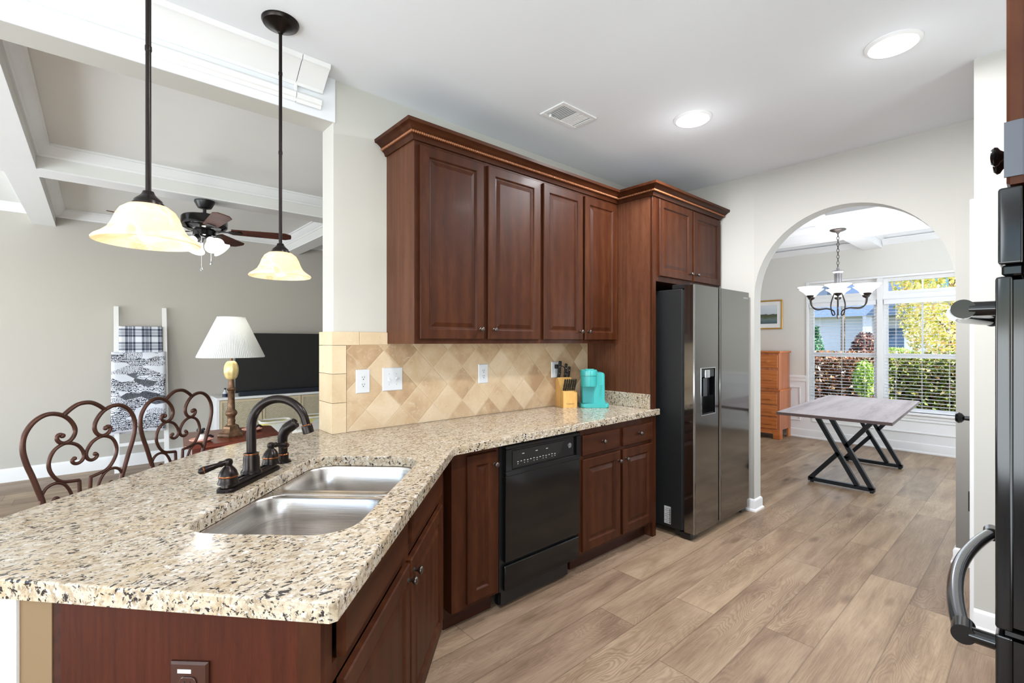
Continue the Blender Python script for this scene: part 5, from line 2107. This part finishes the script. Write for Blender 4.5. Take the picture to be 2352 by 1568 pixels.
def m_sketch():
    t = NT('black_sketch_print')
    v = t.coord()
    base = t.n('ShaderNodeTexVoronoi')
    base.inputs['Scale'].default_value = 9.0
    t.l(t.coord(scale=(0.7, 0.3, 1.5), rot=(0, R(8), 0)), base.inputs['Vector'])
    cell = t.n('ShaderNodeSeparateColor')
    t.l(base.outputs['Color'], cell.inputs[0])
    # dashes in some patches, scribbles in others, solid ink in a few
    w1 = t.n('ShaderNodeTexWave', wave_type='BANDS', bands_direction='X')
    w1.inputs['Scale'].default_value = 26.0
    w1.inputs['Distortion'].default_value = 6.0
    w1.inputs['Detail'].default_value = 3.0
    w1.inputs['Detail Scale'].default_value = 2.5
    t.l(v, w1.inputs['Vector'])
    w2 = t.n('ShaderNodeTexWave', wave_type='BANDS', bands_direction='Z')
    w2.inputs['Scale'].default_value = 14.0
    w2.inputs['Distortion'].default_value = 9.0
    w2.inputs['Detail'].default_value = 3.0
    w2.inputs['Detail Scale'].default_value = 3.0
    t.l(v, w2.inputs['Vector'])
    a = t.ramp(w1.outputs[1], [(0.22, (1, 1, 1)), (0.3, (0, 0, 0))])
    c = t.ramp(w2.outputs[1], [(0.2, (1, 1, 1)), (0.3, (0, 0, 0))])
    pa = t.ramp(cell.outputs[0], [(0.58, (0, 0, 0)), (0.59, (1, 1, 1))], 'CONSTANT')
    pb = t.ramp(cell.outputs[1], [(0.52, (0, 0, 0)), (0.53, (1, 1, 1))], 'CONSTANT')
    pc = t.ramp(cell.outputs[2], [(0.90, (0, 0, 0)), (0.91, (0.85, 0.85, 0.85))], 'CONSTANT')
    ink = t.math('MAXIMUM', t.math('MAXIMUM', t.math('MULTIPLY', a, pa), t.math('MULTIPLY', c, pb)), pc)
    t.set(Base_Color=t.mix(ink, srgb(222, 226, 238), srgb(36, 40, 52)), Roughness=0.9)
    return t.m


def blanket(name, x0, x1, zt, zf, zb_, mat, lab, bulge, skew=0.0, part=None):
    """folded over a rung: a front fall, a fold over the top and a back fall, as one thick cloth"""
    t = thing(name, lab, 'blanket', ((x0 + x1) / 2, lad(zt) - 0.03, zt))
    b = MB()
    nx = 14
    prof = []
    for k in range(9):
        z = zf + (zt - zf) * k / 8
        prof.append((lad(z) - 0.028 - bulge, z))
    for k in range(1, 6):
        a = math.pi * k / 6
        prof.append((lad(zt) - (0.028 + bulge) * math.cos(a), zt + 0.012 * math.sin(a)))
    for k in range(9):
        z = zt + (zb_ - zt) * k / 8
        prof.append((min(lad(z) + 0.024, 6.83), z))
    rings = []
    for i in range(nx + 1):
        u = i / nx
        x = x0 + (x1 - x0) * u
        rings.append([(x + skew * (zt - z), y + 0.006 * math.sin(u * 9.0 + z * 4.0) * (1 if j < 9 else 0.2), z + (0.012 * math.sin(u * 5) if j == 0 else 0)) for j, (y, z) in enumerate(prof)])
    b.loft(rings, False, False, False)
    o = b.build('cloth', mat, t, 60)
    m = o.modifiers.new('thick', 'SOLIDIFY')
    m.thickness = 0.012
    m.offset = 1 if False else 0
    return t


blanket('plaid_blanket', 0.192, 0.578, 1.553, 1.10, 1.2, m_plaid(), 'navy and white plaid blanket on the upper rung of the white ladder', 0.004)
msk = m_sketch()
t = blanket('sketch_blanket', 0.128, 0.598, 1.268, 0.42, 0.40, msk, 'white blanket with black sketch drawings below the plaid one', 0.028, -0.01)

# ceiling fan
FXc, FYc = 0.70, 4.77
t = thing('ceiling_fan', 'black ceiling fan with dark wood blades and white glass lights', 'ceiling fan', (FXc, FYc, 2.6))
M_blade = wood('walnut_blade', srgb(44, 22, 18), srgb(82, 46, 36), srgb(110, 66, 52), 'X', 1.6, 0.6, 0.0)
b = MB()
b.lathe([(0.0, 0), (0.075, 0), (0.076, -0.012), (0.060, -0.045), (0.050, -0.062), (0.030, -0.068), (0, -0.068)], (FXc, FYc, 2.5995), n=28)
b.build('canopy', M_black, t, 40)
b = MB()
b.tube([(FXc, FYc, 2.54), (FXc, FYc, 2.46)], 0.013, 12)
b.build('downrod', M_black, t, 50)
b = MB()
b.lathe([(0.03, 2.495), (0.03, 2.475), (0.10, 2.472), (0.160, 2.462), (0.170, 2.45), (0.172, 2.385), (0.165, 2.372), (0.13, 2.350), (0.085, 2.342), (0.085, 2.30), (0.06, 2.285), (0.0, 2.283)], (FXc, FYc, 0), n=36)
b.build('motor_housing', M_black_gl, t, 40)
for k in range(5):
    a = R(-16 + 72 * k)
    BMk = frame(FXc, FYc, 2.352, a) @ Matrix.Rotation(R(-12), 4, 'X')
    b = MB(BMk)
    b.prism([(0.20, -0.052), (0.62, -0.068), (0.668, -0.040), (0.672, 0.0), (0.668, 0.040), (0.62, 0.068), (0.20, 0.052)], -0.003, 0.003)
    bl = b.build('blade', M_blade, t)
    b = MB(BMk)
    b.prism([(0.10, -0.016), (0.17, -0.012), (0.20, -0.034), (0.27, -0.03), (0.28, 0), (0.27, 0.03), (0.20, 0.034), (0.17, 0.012), (0.10, 0.016)], -0.008, -0.0035)
    b.build('blade_iron', M_bronze, bl)
M_fanglass = emit('frosted_lit_glass', (0.97, 0.98, 1, 1), 0.9, (0.9, 0.9, 0.9, 1))
for k in range(4):
    a = R(20 + 90 * k)
    d = Vector((math.cos(a) * 0.75, math.sin(a) * 0.75, -0.66)).normalized()
    c = Vector((FXc, FYc, 2.285)) + Vector((math.cos(a), math.sin(a), 0)) * 0.055
    b = MB()
    b.lathe([(0.022, -0.01), (0.026, 0.03), (0.024, 0.035)], c, d, 16)
    b.build('light_socket', M_black, t, 40)
    b = MB()
    b.lathe([(0.026, 0.03), (0.034, 0.05), (0.046, 0.08), (0.066, 0.112), (0.078, 0.124), (0.074, 0.124), (0.043, 0.084), (0.030, 0.05), (0, 0.045)], c, d, 24)
    b.build('glass_shade', M_fanglass, t, 60)
for dx, dy, ln in ((-0.03, -0.05, 0.27), (0.05, 0.02, 0.20)):
    b = MB()
    b.tube([(FXc + dx, FYc + dy, 2.285), (FXc + dx, FYc + dy, 2.285 - ln)], 0.0016, 6)
    pc = b.build('pull_chain', M_trim, t)
    b = MB()
    b.lathe([(0.002, 0.012), (0.008, -0.012), (0.007, -0.022), (0, -0.024)], (FXc + dx, FYc + dy, 2.285 - ln), n=12)
    b.build('pull_bead', M_chrome, pc, 50)
lamp('ceiling_fan_bulbs', 'POINT', (FXc, FYc, 2.05), 2, (1, 0.98, 0.95), shadow_soft_size=0.05)

# ------------------------------------------------------------------ dining room
# table with slanting steel legs
t = thing('dining_table', 'grey topped dining table on slanted black steel legs beyond the arch', 'table', (5.80, 1.29, 0), R(3))
TM = frame(5.755, 1.292, 0, R(3))
M_gwood = wood('grey_oak_top', srgb(140, 130, 131), srgb(176, 167, 170), srgb(196, 188, 192), 'X', 0.8, 0.62, 0.0, 0.4)
b = MB(TM)
b.box(-0.99, 0.99, -0.415, 0.425, 0.722, 0.75, 0.003)
b.build('table_top', M_gwood, t)
b = MB(TM)
b.box(-0.992, 0.992, -0.418, -0.4155, 0.722, 0.747)
b.box(-0.992, 0.992, 0.4255, 0.428, 0.722, 0.747)
b.box(-0.9935, -0.9905, -0.4155, 0.4255, 0.722, 0.747)
b.box(0.9905, 0.9935, -0.4155, 0.4255, 0.722, 0.747)
b.build('edge_band', plain('dark_brown_edge', srgb(74, 56, 54), 0.45, noise=0.1), t)
M_legs = plain('navy_black_steel', srgb(30, 33, 38), 0.4, 0.4, noise=0.06)
for x in (5.375, 6.63):
    b = MB()
    w = 0.042
    h_ = 0.70
    b.bar((x, 1.59, 0.032), (x, 1.05, 0.032), w, 0.036, up=(0, 0, 1))
    b.build('floor_rail', M_legs, t)
    b = MB()
    b.bar((x, 1.59, h_), (x, 1.02, h_), w, 0.03, up=(0, 0, 1))
    b.build('top_rail', M_legs, t)
    for (ya, za), (yb, zb_) in (((1.185, 0.045), (1.535, 0.69)), ((1.07, 0.03), (1.415, 0.69))):
        b = MB()
        b.bar((x, ya, za), (x, yb, zb_), w, 0.038, up=(0, 1, 0))
        b.build('leg_diagonal', M_legs, t)
    b = MB()
    b.bar((x, 1.575, 0.035), (x, 1.335, 0.325), w, 0.038, up=(0, 1, 0))
    b.build('leg_brace', M_legs, t)
    b = MB()
    b.bar((x, 1.272, 0.40), (x, 1.045, 0.69), w, 0.038, up=(0, 1, 0))
    b.build('leg_brace', M_legs, t)
    b = MB()
    b.lathe([(0.016, 0), (0.016, 0.016)], (x, 1.56, 0), n=12, cap0=True, cap1=True)
    b.build('foot', M_rubber, t)
    b = MB()
    b.lathe([(0.016, 0), (0.016, 0.016)], (x, 1.075, 0), n=12, cap0=True, cap1=True)
    b.build('foot', M_rubber, t)

# chest on chest of drawers
t = thing('chest_of_drawers', 'orange pine chest of drawers against the window wall behind the arch', 'chest of drawers', (7.53, 2.8, 0))
M_pine = wood('orange_pine', srgb(160, 84, 38), srgb(200, 118, 62), srgb(220, 146, 86), 'Y', 0.9, 0.35, 0.2)
M_pine_z = wood('orange_pine_side', srgb(150, 84, 48), srgb(186, 114, 76), srgb(206, 140, 100), 'Z', 0.9, 0.35, 0.2)
CXf, CXb = 7.305, 7.755
y0, y1 = 2.530, 3.10
b = MB()
b.box(CXf + 0.012, CXb, y0, y1, 0.13, 0.685)
b.box(CXf + 0.03, CXb, y0 + 0.015, y1 - 0.015, 0.705, 1.235)
b.build('carcass', M_pine_z, t)
b = MB()
b.box(CXf + 0.0, CXb, y0 - 0.012, y1 + 0.012, 0.6852, 0.7048, 0.006, 2)
b.build('waist_moulding', M_pine, t)
b = MB()
b.box(CXf + 0.005, CXb, y0 - 0.01, y1 + 0.01, 1.2352, 1.262, 0.008, 2)
b.build('top_board', M_pine, t)
for yy in (y0 - 0.004, y1 - 0.086):
    b = MB()
    b.box(CXf + 0.004, CXf + 0.028, yy, yy + 0.09, 0.0, 0.13, 0.004)
    b.box(CXf + 0.028, CXf + 0.12, yy if yy < 2.8 else yy + 0.066, (yy if yy < 2.8 else yy + 0.066) + 0.024, 0.0, 0.13)
    b.build('bracket_foot', M_pine, t)
b = MB()
b.box(CXf + 0.004, CXf + 0.022, y0 + 0.086, y1 - 0.086, 0.075, 0.13)
b.box(CXb - 0.09, CXb, y0, y0 + 0.024, 0, 0.13)
b.box(CXb - 0.09, CXb, y1 - 0.024, y1, 0, 0.13)
b.build('plinth', M_pine, t)
for z0, z1, up in ((0.145, 0.30, 0), (0.325, 0.475, 0), (0.495, 0.665, 0), (0.725, 0.985, 1), (1.02, 1.205, 1)):
    xf = CXf + 0.012 + 0.018 * up
    b = MB()
    b.box(xf - 0.012, xf, y0 + 0.03, y1 - 0.03, z0, z1, 0.005)
    dd = b.build('drawer', M_pine, t)
    zc = (z0 + z1) / 2
    if z0 > 1:
        for yy in (y0 + 0.15, y1 - 0.15):
            b = MB()
            b.lathe([(0.010, 0), (0.012, 0.010), (0.024, 0.018), (0.022, 0.028), (0, 0.030)], (xf - 0.012, yy, zc), (-1, 0, 0), 16)
            b.build('pull', M_pine, dd, 40)
    else:
        for yy in (y0 + 0.16, y1 - 0.16):
            b = MB()
            b.bar((xf - 0.026, yy - 0.055, zc), (xf - 0.026, yy + 0.055, zc), 0.016, 0.02)
            b.box(xf - 0.022, xf - 0.0118, yy - 0.05, yy - 0.034, zc - 0.008, zc + 0.008)
            b.box(xf - 0.022, xf - 0.0118, yy + 0.034, yy + 0.05, zc - 0.008, zc + 0.008)
            b.build('pull', M_pine, dd, 40)

# framed landscape on the wall above it
t = thing('framed_picture', 'small landscape picture in a thin gold frame with a white mat', 'picture', (DX - 0.01, 2.87, 1.81))
py0, py1, pz0, pz1 = 2.645, 3.10, 1.59, 2.035
b = MB()
fw = 0.022
for a, c, e, f in ((py0, py1, pz0, pz0 + fw), (py0, py1, pz1 - fw, pz1), (py0, py0 + fw, pz0 + fw, pz1 - fw), (py1 - fw, py1, pz0 + fw, pz1 - fw)):
    b.box(DX - 0.022, DX - 0.0005, a, c, e, f, 0.004)
b.build('frame', plain('gold_leaf', srgb(196, 152, 80), 0.35, 0.7, noise=0.1), t)
b = MB()
b.box(DX - 0.012, DX - 0.0006, py0 + fw, py1 - fw, pz0 + fw, pz1 - fw)
b.build('mat_board', plain('mat_white', srgb(236, 236, 234), 0.8), t)


def m_landscape():
    t_ = NT('landscape_print')
    sp = t_.n('ShaderNodeSeparateXYZ')
    t_.l(t_.coord(), sp.inputs[0])
    n_ = t_.noise(t_.coord(), 14, 5)
    z = t_.math('ADD', sp.outputs[2], t_.math('MULTIPLY_ADD', n_.outputs[0], 0.05, -0.025))
    c = t_.ramp(t_.math('MULTIPLY_ADD', z, 4.0, 0.5), [(0.0, srgb(70, 92, 104)), (0.22, srgb(104, 122, 120)), (0.36, srgb(84, 92, 62)), (0.52, srgb(70, 76, 60)), (0.56, srgb(196, 206, 214)), (1.0, srgb(214, 220, 226))])
    t_.set(Base_Color=c, Roughness=0.6)
    return t_.m


b = MB()
b.box(DX - 0.0128, DX - 0.012, py0 + 0.075, py1 - 0.075, pz0 + 0.085, pz1 - 0.075)
b.build('print', m_landscape(), t)

# chandelier
HX, HY = 6.12, 1.525
t = thing('chandelier', 'bronze chandelier with upturned white glass bowls hanging over the dining table', 'chandelier', (HX, HY, 2.63))
M_nick = plain('brushed_nickel_bronze', srgb(70, 64, 60), 0.35, 0.8, noise=0.15)
M_col = plain('silvered_column', srgb(150, 148, 152), 0.3, 0.7)
b = MB()
b.lathe([(0.0, 0), (0.075, 0), (0.078, -0.008), (0.06, -0.02), (0.02, -0.032), (0.008, -0.05), (0, -0.05)], (HX, HY, 2.6295), n=28)
b.build('canopy', M_nick, t, 40)
b = MB()
z = 2.585
k = 0
while z > 2.215:
    ax = (1, 0) if k % 2 == 0 else (0, 1)
    pts = [(HX + 0.011 * math.cos(R(a)) * ax[0], HY + 0.011 * math.cos(R(a)) * ax[1], z - 0.017 + 0.022 * math.sin(R(a))) for a in range(0, 360, 30)]
    b.tube(pts, 0.0028, 6, True)
    z -= 0.034
    k += 1
b.build('chain', M_nick, t, 60)
b = MB()
b.lathe([(0.006, 2.22), (0.014, 2.20), (0.018, 2.185), (0.054, 2.175), (0.056, 2.165), (0.036, 2.150), (0.034, 2.03), (0.046, 2.02), (0.048, 2.0), (0.02, 1.98), (0.010, 1.95), (0.010, 1.70), (0.016, 1.685), (0.012, 1.66), (0, 1.64)], (HX, HY, 0), n=20)
b.build('column', M_col, t, 40)
M_bowl = emit('white_glass_bowl', (1, 0.99, 0.97, 1), 1.0, (0.95, 0.95, 0.95, 1))
for k in range(6):
    a = R(14 + 60 * k)
    e = Vector((math.cos(a), math.sin(a), 0))
    c = Vector((HX, HY, 0))
    path = [c + e * r_ + Vector((0, 0, zz)) for r_, zz in ((0.012, 1.99), (0.05, 1.90), (0.075, 1.80), (0.06, 1.70), (0.035, 1.695), (0.05, 1.74), (0.12, 1.765), (0.22, 1.760), (0.275, 1.79), (0.292, 1.85), (0.292, 1.885))]
    b = MB()
    b.tube(catmull(path, 5), 0.0062, 8)
    ar_ = b.build('arm', M_nick, t, 60)
    b = MB()
    b.lathe([(0.008, 1.875), (0.030, 1.888), (0.038, 1.905), (0.030, 1.91), (0, 1.91)], c + e * 0.292, n=16)
    b.build('cup', M_nick, ar_, 40)
    b = MB()
    b.lathe([(0.0, 1.9105), (0.034, 1.9105), (0.050, 1.93), (0.078, 1.965), (0.118, 1.995), (0.121, 2.0), (0.115, 1.998), (0.072, 1.968), (0.044, 1.935), (0, 1.92)], c + e * 0.292, n=28)
    b.build('glass_bowl', M_bowl, ar_, 60)
lamp('chandelier_bulbs', 'POINT', (HX, HY, 2.12), 12, (0.96, 0.97, 1.0), shadow_soft_size=0.2)

# blinds, one to each window: open slats, ladder cords, head and bottom rail
def m_blind():
    return plain('blind_white', srgb(234, 236, 240), 0.45, noise=0.01)


M_blind = m_blind()
for y0, y1, lab in ((1.515, WY1 - 0.012, 'white slatted blind, open, in the left dining room window'), (WY0 + 0.012, 1.425, 'white slatted blind, open, in the right dining room window')):
    t = thing('window_blind', lab, 'blind', (DX + 0.03, (y0 + y1) / 2, 1.94), 0, 'dining room window blinds')
    xb = DX + 0.032
    b = MB()
    b.box(xb - 0.022, xb + 0.022, y0, y1, 1.905, 1.95)
    b.box(xb - 0.03, xb - 0.024, y0 - 0.004, y1 + 0.004, 1.89, 1.952)
    b.build('head_rail', M_blind, t)
    b = MB()
    z = 1.875
    while z > WZ0 + 0.05:
        b.box(xb - 0.022, xb + 0.022, y0 + 0.003, y1 - 0.003, z, z + 0.0036)
        z -= 0.043
    b.build('slats', M_blind, t)
    b = MB()
    b.box(xb - 0.022, xb + 0.022, y0 + 0.003, y1 - 0.003, WZ0 + 0.006, WZ0 + 0.028)
    b.build('bottom_rail', M_blind, t)
    b = MB()
    for yy in (y0 + 0.12, (y0 + y1) / 2, y1 - 0.12):
        for dx in (-0.0235, 0.0235):
            b.box(xb + dx - 0.0008, xb + dx + 0.0008, yy - 0.0012, yy + 0.0012, WZ0 + 0.02, 1.92)
    b.build('ladder_cord', M_blind, t)

# side window of the dining room (seen only in the refrigerator doors)
w = thing('window_3', None, None, (5.9, -1.36, 0.75))
w['kind'] = 'structure'
b = MB()
for a, c, e, f in ((5.12, 5.20, 0.68, 2.22), (6.60, 6.68, 0.68, 2.22), (5.20, 6.60, 2.15, 2.22), (5.20, 6.60, 0.68, 0.75)):
    b.box(a, c, -1.31, -1.275, e, f)
b.box(5.87, 5.93, -1.38, -1.33, 0.75, 2.15)
b.box(5.20, 6.60, -1.38, -1.33, 1.42, 1.47)
b.build('frame', M_trim, w)
b = MB()
b.box(5.20, 6.60, -1.36, -1.355, 0.75, 2.15)
b.build('pane', M_glass_win, w)

# ------------------------------------------------------------------ outside the dining room window
GZ = -0.35
struct('ground', MB().box(DX + 0.16, 70, -40, 45, GZ - 0.1, GZ), plain('winter_lawn', srgb(120, 118, 78), 0.95, noise=0.3, nscale=3))
struct('ground_side', MB().box(-20, DX + 0.16, -40, -2.25, GZ - 0.1, GZ), plain('side_lawn', srgb(104, 120, 70), 0.95, noise=0.3, nscale=3))


def m_leaf(name, stops, trans=0.35):
    t = NT(name)
    ca = t.n('ShaderNodeVertexColor', layer_name='leaf')
    c = t.ramp(ca.outputs[0], stops)
    t.set(Base_Color=c, Roughness=0.6)
    tr = t.n('ShaderNodeBsdfTranslucent')
    t.l(c, tr.inputs[0])
    mx = t.n('ShaderNodeMixShader')
    mx.inputs[0].default_value = trans
    t.l(t.b.outputs[0], mx.inputs[1])
    t.l(tr.outputs[0], mx.inputs[2])
    t.l(mx.outputs[0], t.out.inputs[0])
    return t.m


def leaves(name, n, sampler, size, mat, parent, seed):
    rnd = random.Random(seed)
    vs, fs, cols = [], [], []
    for i in range(n):
        p = Vector(sampler(rnd))
        d = Vector((rnd.uniform(-1, 1), rnd.uniform(-1, 1), rnd.uniform(-0.6, 1))).normalized()
        u = d.orthogonal().normalized()
        v = d.cross(u)
        a = rnd.uniform(0, 6.28)
        u, v = u * math.cos(a) + v * math.sin(a), v * math.cos(a) - u * math.sin(a)
        s_ = size * rnd.uniform(0.6, 1.3)
        k = len(vs)
        vs += [p - u * s_, p - v * s_ * 0.5 + d * s_ * 0.1, p + u * s_, p + v * s_ * 0.5 + d * s_ * 0.1]
        fs.append((k, k + 1, k + 2, k + 3))
        c = rnd.random()
        cols += [c] * 4
    me = bpy.data.meshes.new(name)
    base = WM[parent.name].inverted()
    me.from_pydata([base @ q for q in vs], [], fs)
    at = me.color_attributes.new('leaf', 'FLOAT_COLOR', 'POINT')
    flat = []
    for c in cols:
        flat += [c, c, c, 1.0]
    at.data.foreach_set('color', flat)
    me.materials.append(mat)
    o = link(bpy.data.objects.new(name, me))
    o.parent = parent
    return o


M_bark = plain('bark', srgb(96, 80, 66), 0.9, noise=0.25, nscale=12, bump=0.4)
ML_hedge = m_leaf('hedge_leaves', [(0.0, srgb(58, 40, 34)), (0.25, srgb(112, 62, 44)), (0.4, srgb(70, 70, 40)), (0.5, srgb(120, 104, 60)), (0.72, srgb(168, 100, 74)), (0.85, srgb(206, 170, 128)), (1.0, srgb(240, 232, 220))])
ML_hedge_g = m_leaf('hedge_leaves_green', [(0.0, srgb(46, 58, 26)), (0.35, srgb(96, 120, 44)), (0.6, srgb(150, 168, 70)), (0.8, srgb(120, 70, 52)), (1.0, srgb(222, 224, 170))])
ML_yel = m_leaf('autumn_yellow_leaves', [(0.0, srgb(136, 150, 70)), (0.25, srgb(196, 198, 100)), (0.5, srgb(236, 222, 132)), (0.85, srgb(246, 236, 176)), (1.0, srgb(222, 170, 128))], 0.5)
ML_con = m_leaf('conifer_green', [(0.0, srgb(30, 76, 60)), (0.5, srgb(58, 122, 92)), (1.0, srgb(130, 180, 140))])
ML_red = m_leaf('dark_red_shrub', [(0.0, srgb(46, 38, 46)), (0.5, srgb(90, 60, 62)), (0.8, srgb(178, 120, 104)), (1.0, srgb(60, 80, 70))])
ML_lime = m_leaf('lime_shrub', [(0.0, srgb(96, 132, 54)), (0.5, srgb(150, 186, 84)), (1.0, srgb(206, 224, 140))])


def bush(name, lab, cat, c, r, n, size, mat, seed, stem_h=None, group=None, cone=False):
    t = thing(name, lab, cat, (c[0], c[1], GZ), 0, group)

    def smp(rnd):
        while True:
            q = [rnd.uniform(-1, 1) for _ in range(3)]
            l2 = sum(v * v for v in q)
            if 0.25 < l2 < 1:
                break
        if cone:
            k = 1.0 - 0.5 * (q[2] + 1) * 0.92
            return (c[0] + q[0] * r[0] * k, c[1] + q[1] * r[1] * k, c[2] + q[2] * r[2])
        return (c[0] + q[0] * r[0], c[1] + q[1] * r[1], c[2] + q[2] * r[2])
    leaves('foliage', n, smp, size, mat, t, seed)
    b = MB()
    top = c[2] if stem_h is None else stem_h
    b.tube([(c[0], c[1], GZ), (c[0] + 0.03, c[1], GZ + (top - GZ) * 0.5), (c[0], c[1] + 0.04, top)], [0.05 * max(r[0], 0.5), 0.04 * max(r[0], 0.5), 0.015], 8)
    rnd = random.Random(seed + 5)
    for k in range(7):
        zz = c[2] + r[2] * rnd.uniform(-0.7, 0.2)
        a = rnd.uniform(0, 6.28)
        b.tube([(c[0], c[1], zz), (c[0] + math.cos(a) * r[0] * 0.6, c[1] + math.sin(a) * r[1] * 0.6, zz + r[2] * 0.4)], [0.02 * max(r[0], 0.5), 0.006], 6)
    b.build('trunk', M_bark, t, 60)
    return t


def hedge(name, lab, x0, x1, y0, y1, z1, n, size, mat, seed):
    t = thing(name, lab, 'hedge', ((x0 + x1) / 2, (y0 + y1) / 2, GZ), 0)

    def smp(rnd):
        x = x0 + (x1 - x0) * (rnd.random() ** 1.6)
        zz = GZ + (z1 + 0.10 * math.sin(rnd.random() * 40) - GZ) * (1 - rnd.random() ** 1.8 * 0.98)
        return (x, rnd.uniform(y0, y1), zz)
    leaves('foliage', n, smp, size, mat, t, seed)
    b = MB()
    rnd = random.Random(seed)
    for k in range(int((y1 - y0) / 0.3)):
        y = y0 + 0.15 + k * 0.3
        x = rnd.uniform(x0 + 0.2, x1 - 0.1)
        b.tube([(x, y, GZ), (x + rnd.uniform(-0.1, 0.1), y + rnd.uniform(-0.15, 0.15), z1 - 0.25)], [0.018, 0.006], 6)
    b.build('stems', M_bark, t)
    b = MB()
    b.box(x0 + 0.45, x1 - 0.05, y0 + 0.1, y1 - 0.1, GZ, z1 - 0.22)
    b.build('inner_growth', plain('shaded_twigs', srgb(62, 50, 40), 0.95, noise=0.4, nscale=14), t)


hedge('clipped_hedge', 'rusty brown clipped hedge outside the left dining room window', 9.55, 10.5, 1.85, 5.2, 1.13, 15000, 0.040, ML_hedge, 3)
hedge('clipped_hedge', 'green and rust clipped hedge outside the right dining room window', 9.6, 10.55, -1.6, 1.80, 1.14, 15000, 0.038, ML_hedge_g, 4)
bush('leafy_shrub', 'bright green shrub poking out between the two hedges', 'shrub', (9.2, 1.93, 0.80), (0.18, 0.16, 0.30), 800, 0.04, ML_lime, 5)
bush('autumn_tree', 'yellow leaved autumn tree outside the right window', 'tree', (13.4, 1.32, 3.0), (1.3, 1.0, 2.4), 13000, 0.048, ML_yel, 6, 3.6)
bush('autumn_tree', 'thin tree with a bare trunk outside the left window', 'tree', (12.6, 3.05, 4.6), (1.0, 0.9, 1.1), 1200, 0.07, ML_yel, 7, 4.6)
bush('conifer', 'dark green pointed conifer at the left edge of the window', 'conifer', (16.2, 5.3, 1.7), (1.0, 0.85, 2.0), 4500, 0.08, ML_con, 8, None, None, True)
bush('conifer', 'smaller pointed conifer right of the taller one outside', 'conifer', (15.4, 4.35, 0.75), (0.55, 0.5, 1.1), 2500, 0.07, ML_con, 9, None, None, True)
bush('red_shrub', 'dark red leaved shrub before the pale house', 'shrub', (17.5, 3.65, 0.9), (0.45, 0.42, 0.8), 3500, 0.05, ML_red, 10)
bush('lime_shrub', 'low lime green shrub before the house right of the window post', 'shrub', (16.5, 2.75, 0.75), (0.6, 0.6, 0.5), 2500, 0.07, ML_lime, 11)

# pale house across the street
t = thing('house', 'pale grey blue house with a steep roof across the street', 'house', (28, 3, GZ))
M_siding = NT('pale_lap_siding')
_z = M_siding.n('ShaderNodeSeparateXYZ')
_g = M_siding.n('ShaderNodeNewGeometry')
M_siding.l(_g.outputs['Position'], _z.inputs[0])
_f = M_siding.math('FRACT', M_siding.math('DIVIDE', M_siding.math('ADD', _z.outputs[2], 10.0), 0.2))
M_siding.set(Base_Color=M_siding.ramp(_f, [(0.0, srgb(104, 124, 160)), (0.1, srgb(140, 158, 190)), (1.0, srgb(148, 166, 196))]), Roughness=0.7)
M_siding = M_siding.m
M_roof = plain('blue_grey_shingles', srgb(70, 92, 124), 0.85, noise=0.12, nscale=9)
M_wht = plain('house_trim_white', srgb(176, 186, 204), 0.6)
b = MB()
b.box(26, 36, -8, 6.3, GZ, 5.2)
b.build('walls', M_siding, t)
b = MB()
b.loft([[(25.4, -8.5, 5.1), (36.6, -8.5, 5.1), (31, -8.5, 9.2)], [(25.4, 6.8, 5.1), (36.6, 6.8, 5.1), (31, 6.8, 9.2)]])
b.build('roof', M_roof, t)
b = MB()
b.box(24.6, 26, 3.6, 8.8, GZ, 2.55)
b.build('porch_wall', M_wht, t)
b = MB()
b.loft([[(24.2, 3.4, 2.5), (26.2, 3.4, 2.5), (26.2, 3.4, 3.4)], [(24.2, 9.2, 2.5), (26.2, 9.2, 2.5), (26.2, 9.2, 3.4)]])
b.loft([[(23.4, 4.9, 2.45), (23.4, 3.3, 2.45), (23.4, 4.1, 3.35)], [(26.1, 4.9, 2.45), (26.1, 3.3, 2.45), (26.1, 4.1, 3.35)]])
b.build('porch_roof', M_roof, t)
for y in (4.85, 3.4):
    b = MB()
    b.box(23.5, 23.8, y - 0.15, y + 0.15, GZ, 2.45)
    b.build('porch_post', M_wht, t)
b = MB()
b.box(24.55, 24.6, 3.85, 4.5, GZ, 1.95)
b.build('front_door', plain('navy_door', srgb(60, 84, 116), 0.5), t)
for y, z0, z1 in ((3.0, 3.6, 4.7), (0.2, 0.9, 2.3), (-2.0, 0.9, 2.3), (-2.0, 3.5, 4.8)):
    b = MB()
    b.box(25.93, 25.999, y - 0.7, y + 0.7, z0 - 0.1, z1 + 0.1)
    wf = b.build('window', M_wht, t)
    b = MB()
    b.box(25.91, 25.9295, y - 0.6, y + 0.6, z0, z1)
    b.build('pane', plain('house_window_pane', srgb(110, 164, 178), 0.15), wf)
t = thing('house', 'distant white house behind the conifers', 'house', (34, 12, GZ))
b = MB()
b.box(32, 40, 8.5, 18, GZ, 5.0)
b.build('walls', M_wht, t)
b = MB()
b.loft([[(31.5, 8.2, 5.0), (40.5, 8.2, 5.0), (36, 8.2, 8.5)], [(31.5, 18.3, 5.0), (40.5, 18.3, 5.0), (36, 18.3, 8.5)]])
b.build('roof', M_roof, t)
# greenery at the side window
hedge('clipped_hedge', 'green hedge along the side of the house', 4.2, 7.8, -4.6, -3.6, 2.3, 6000, 0.06, ML_con, 21)
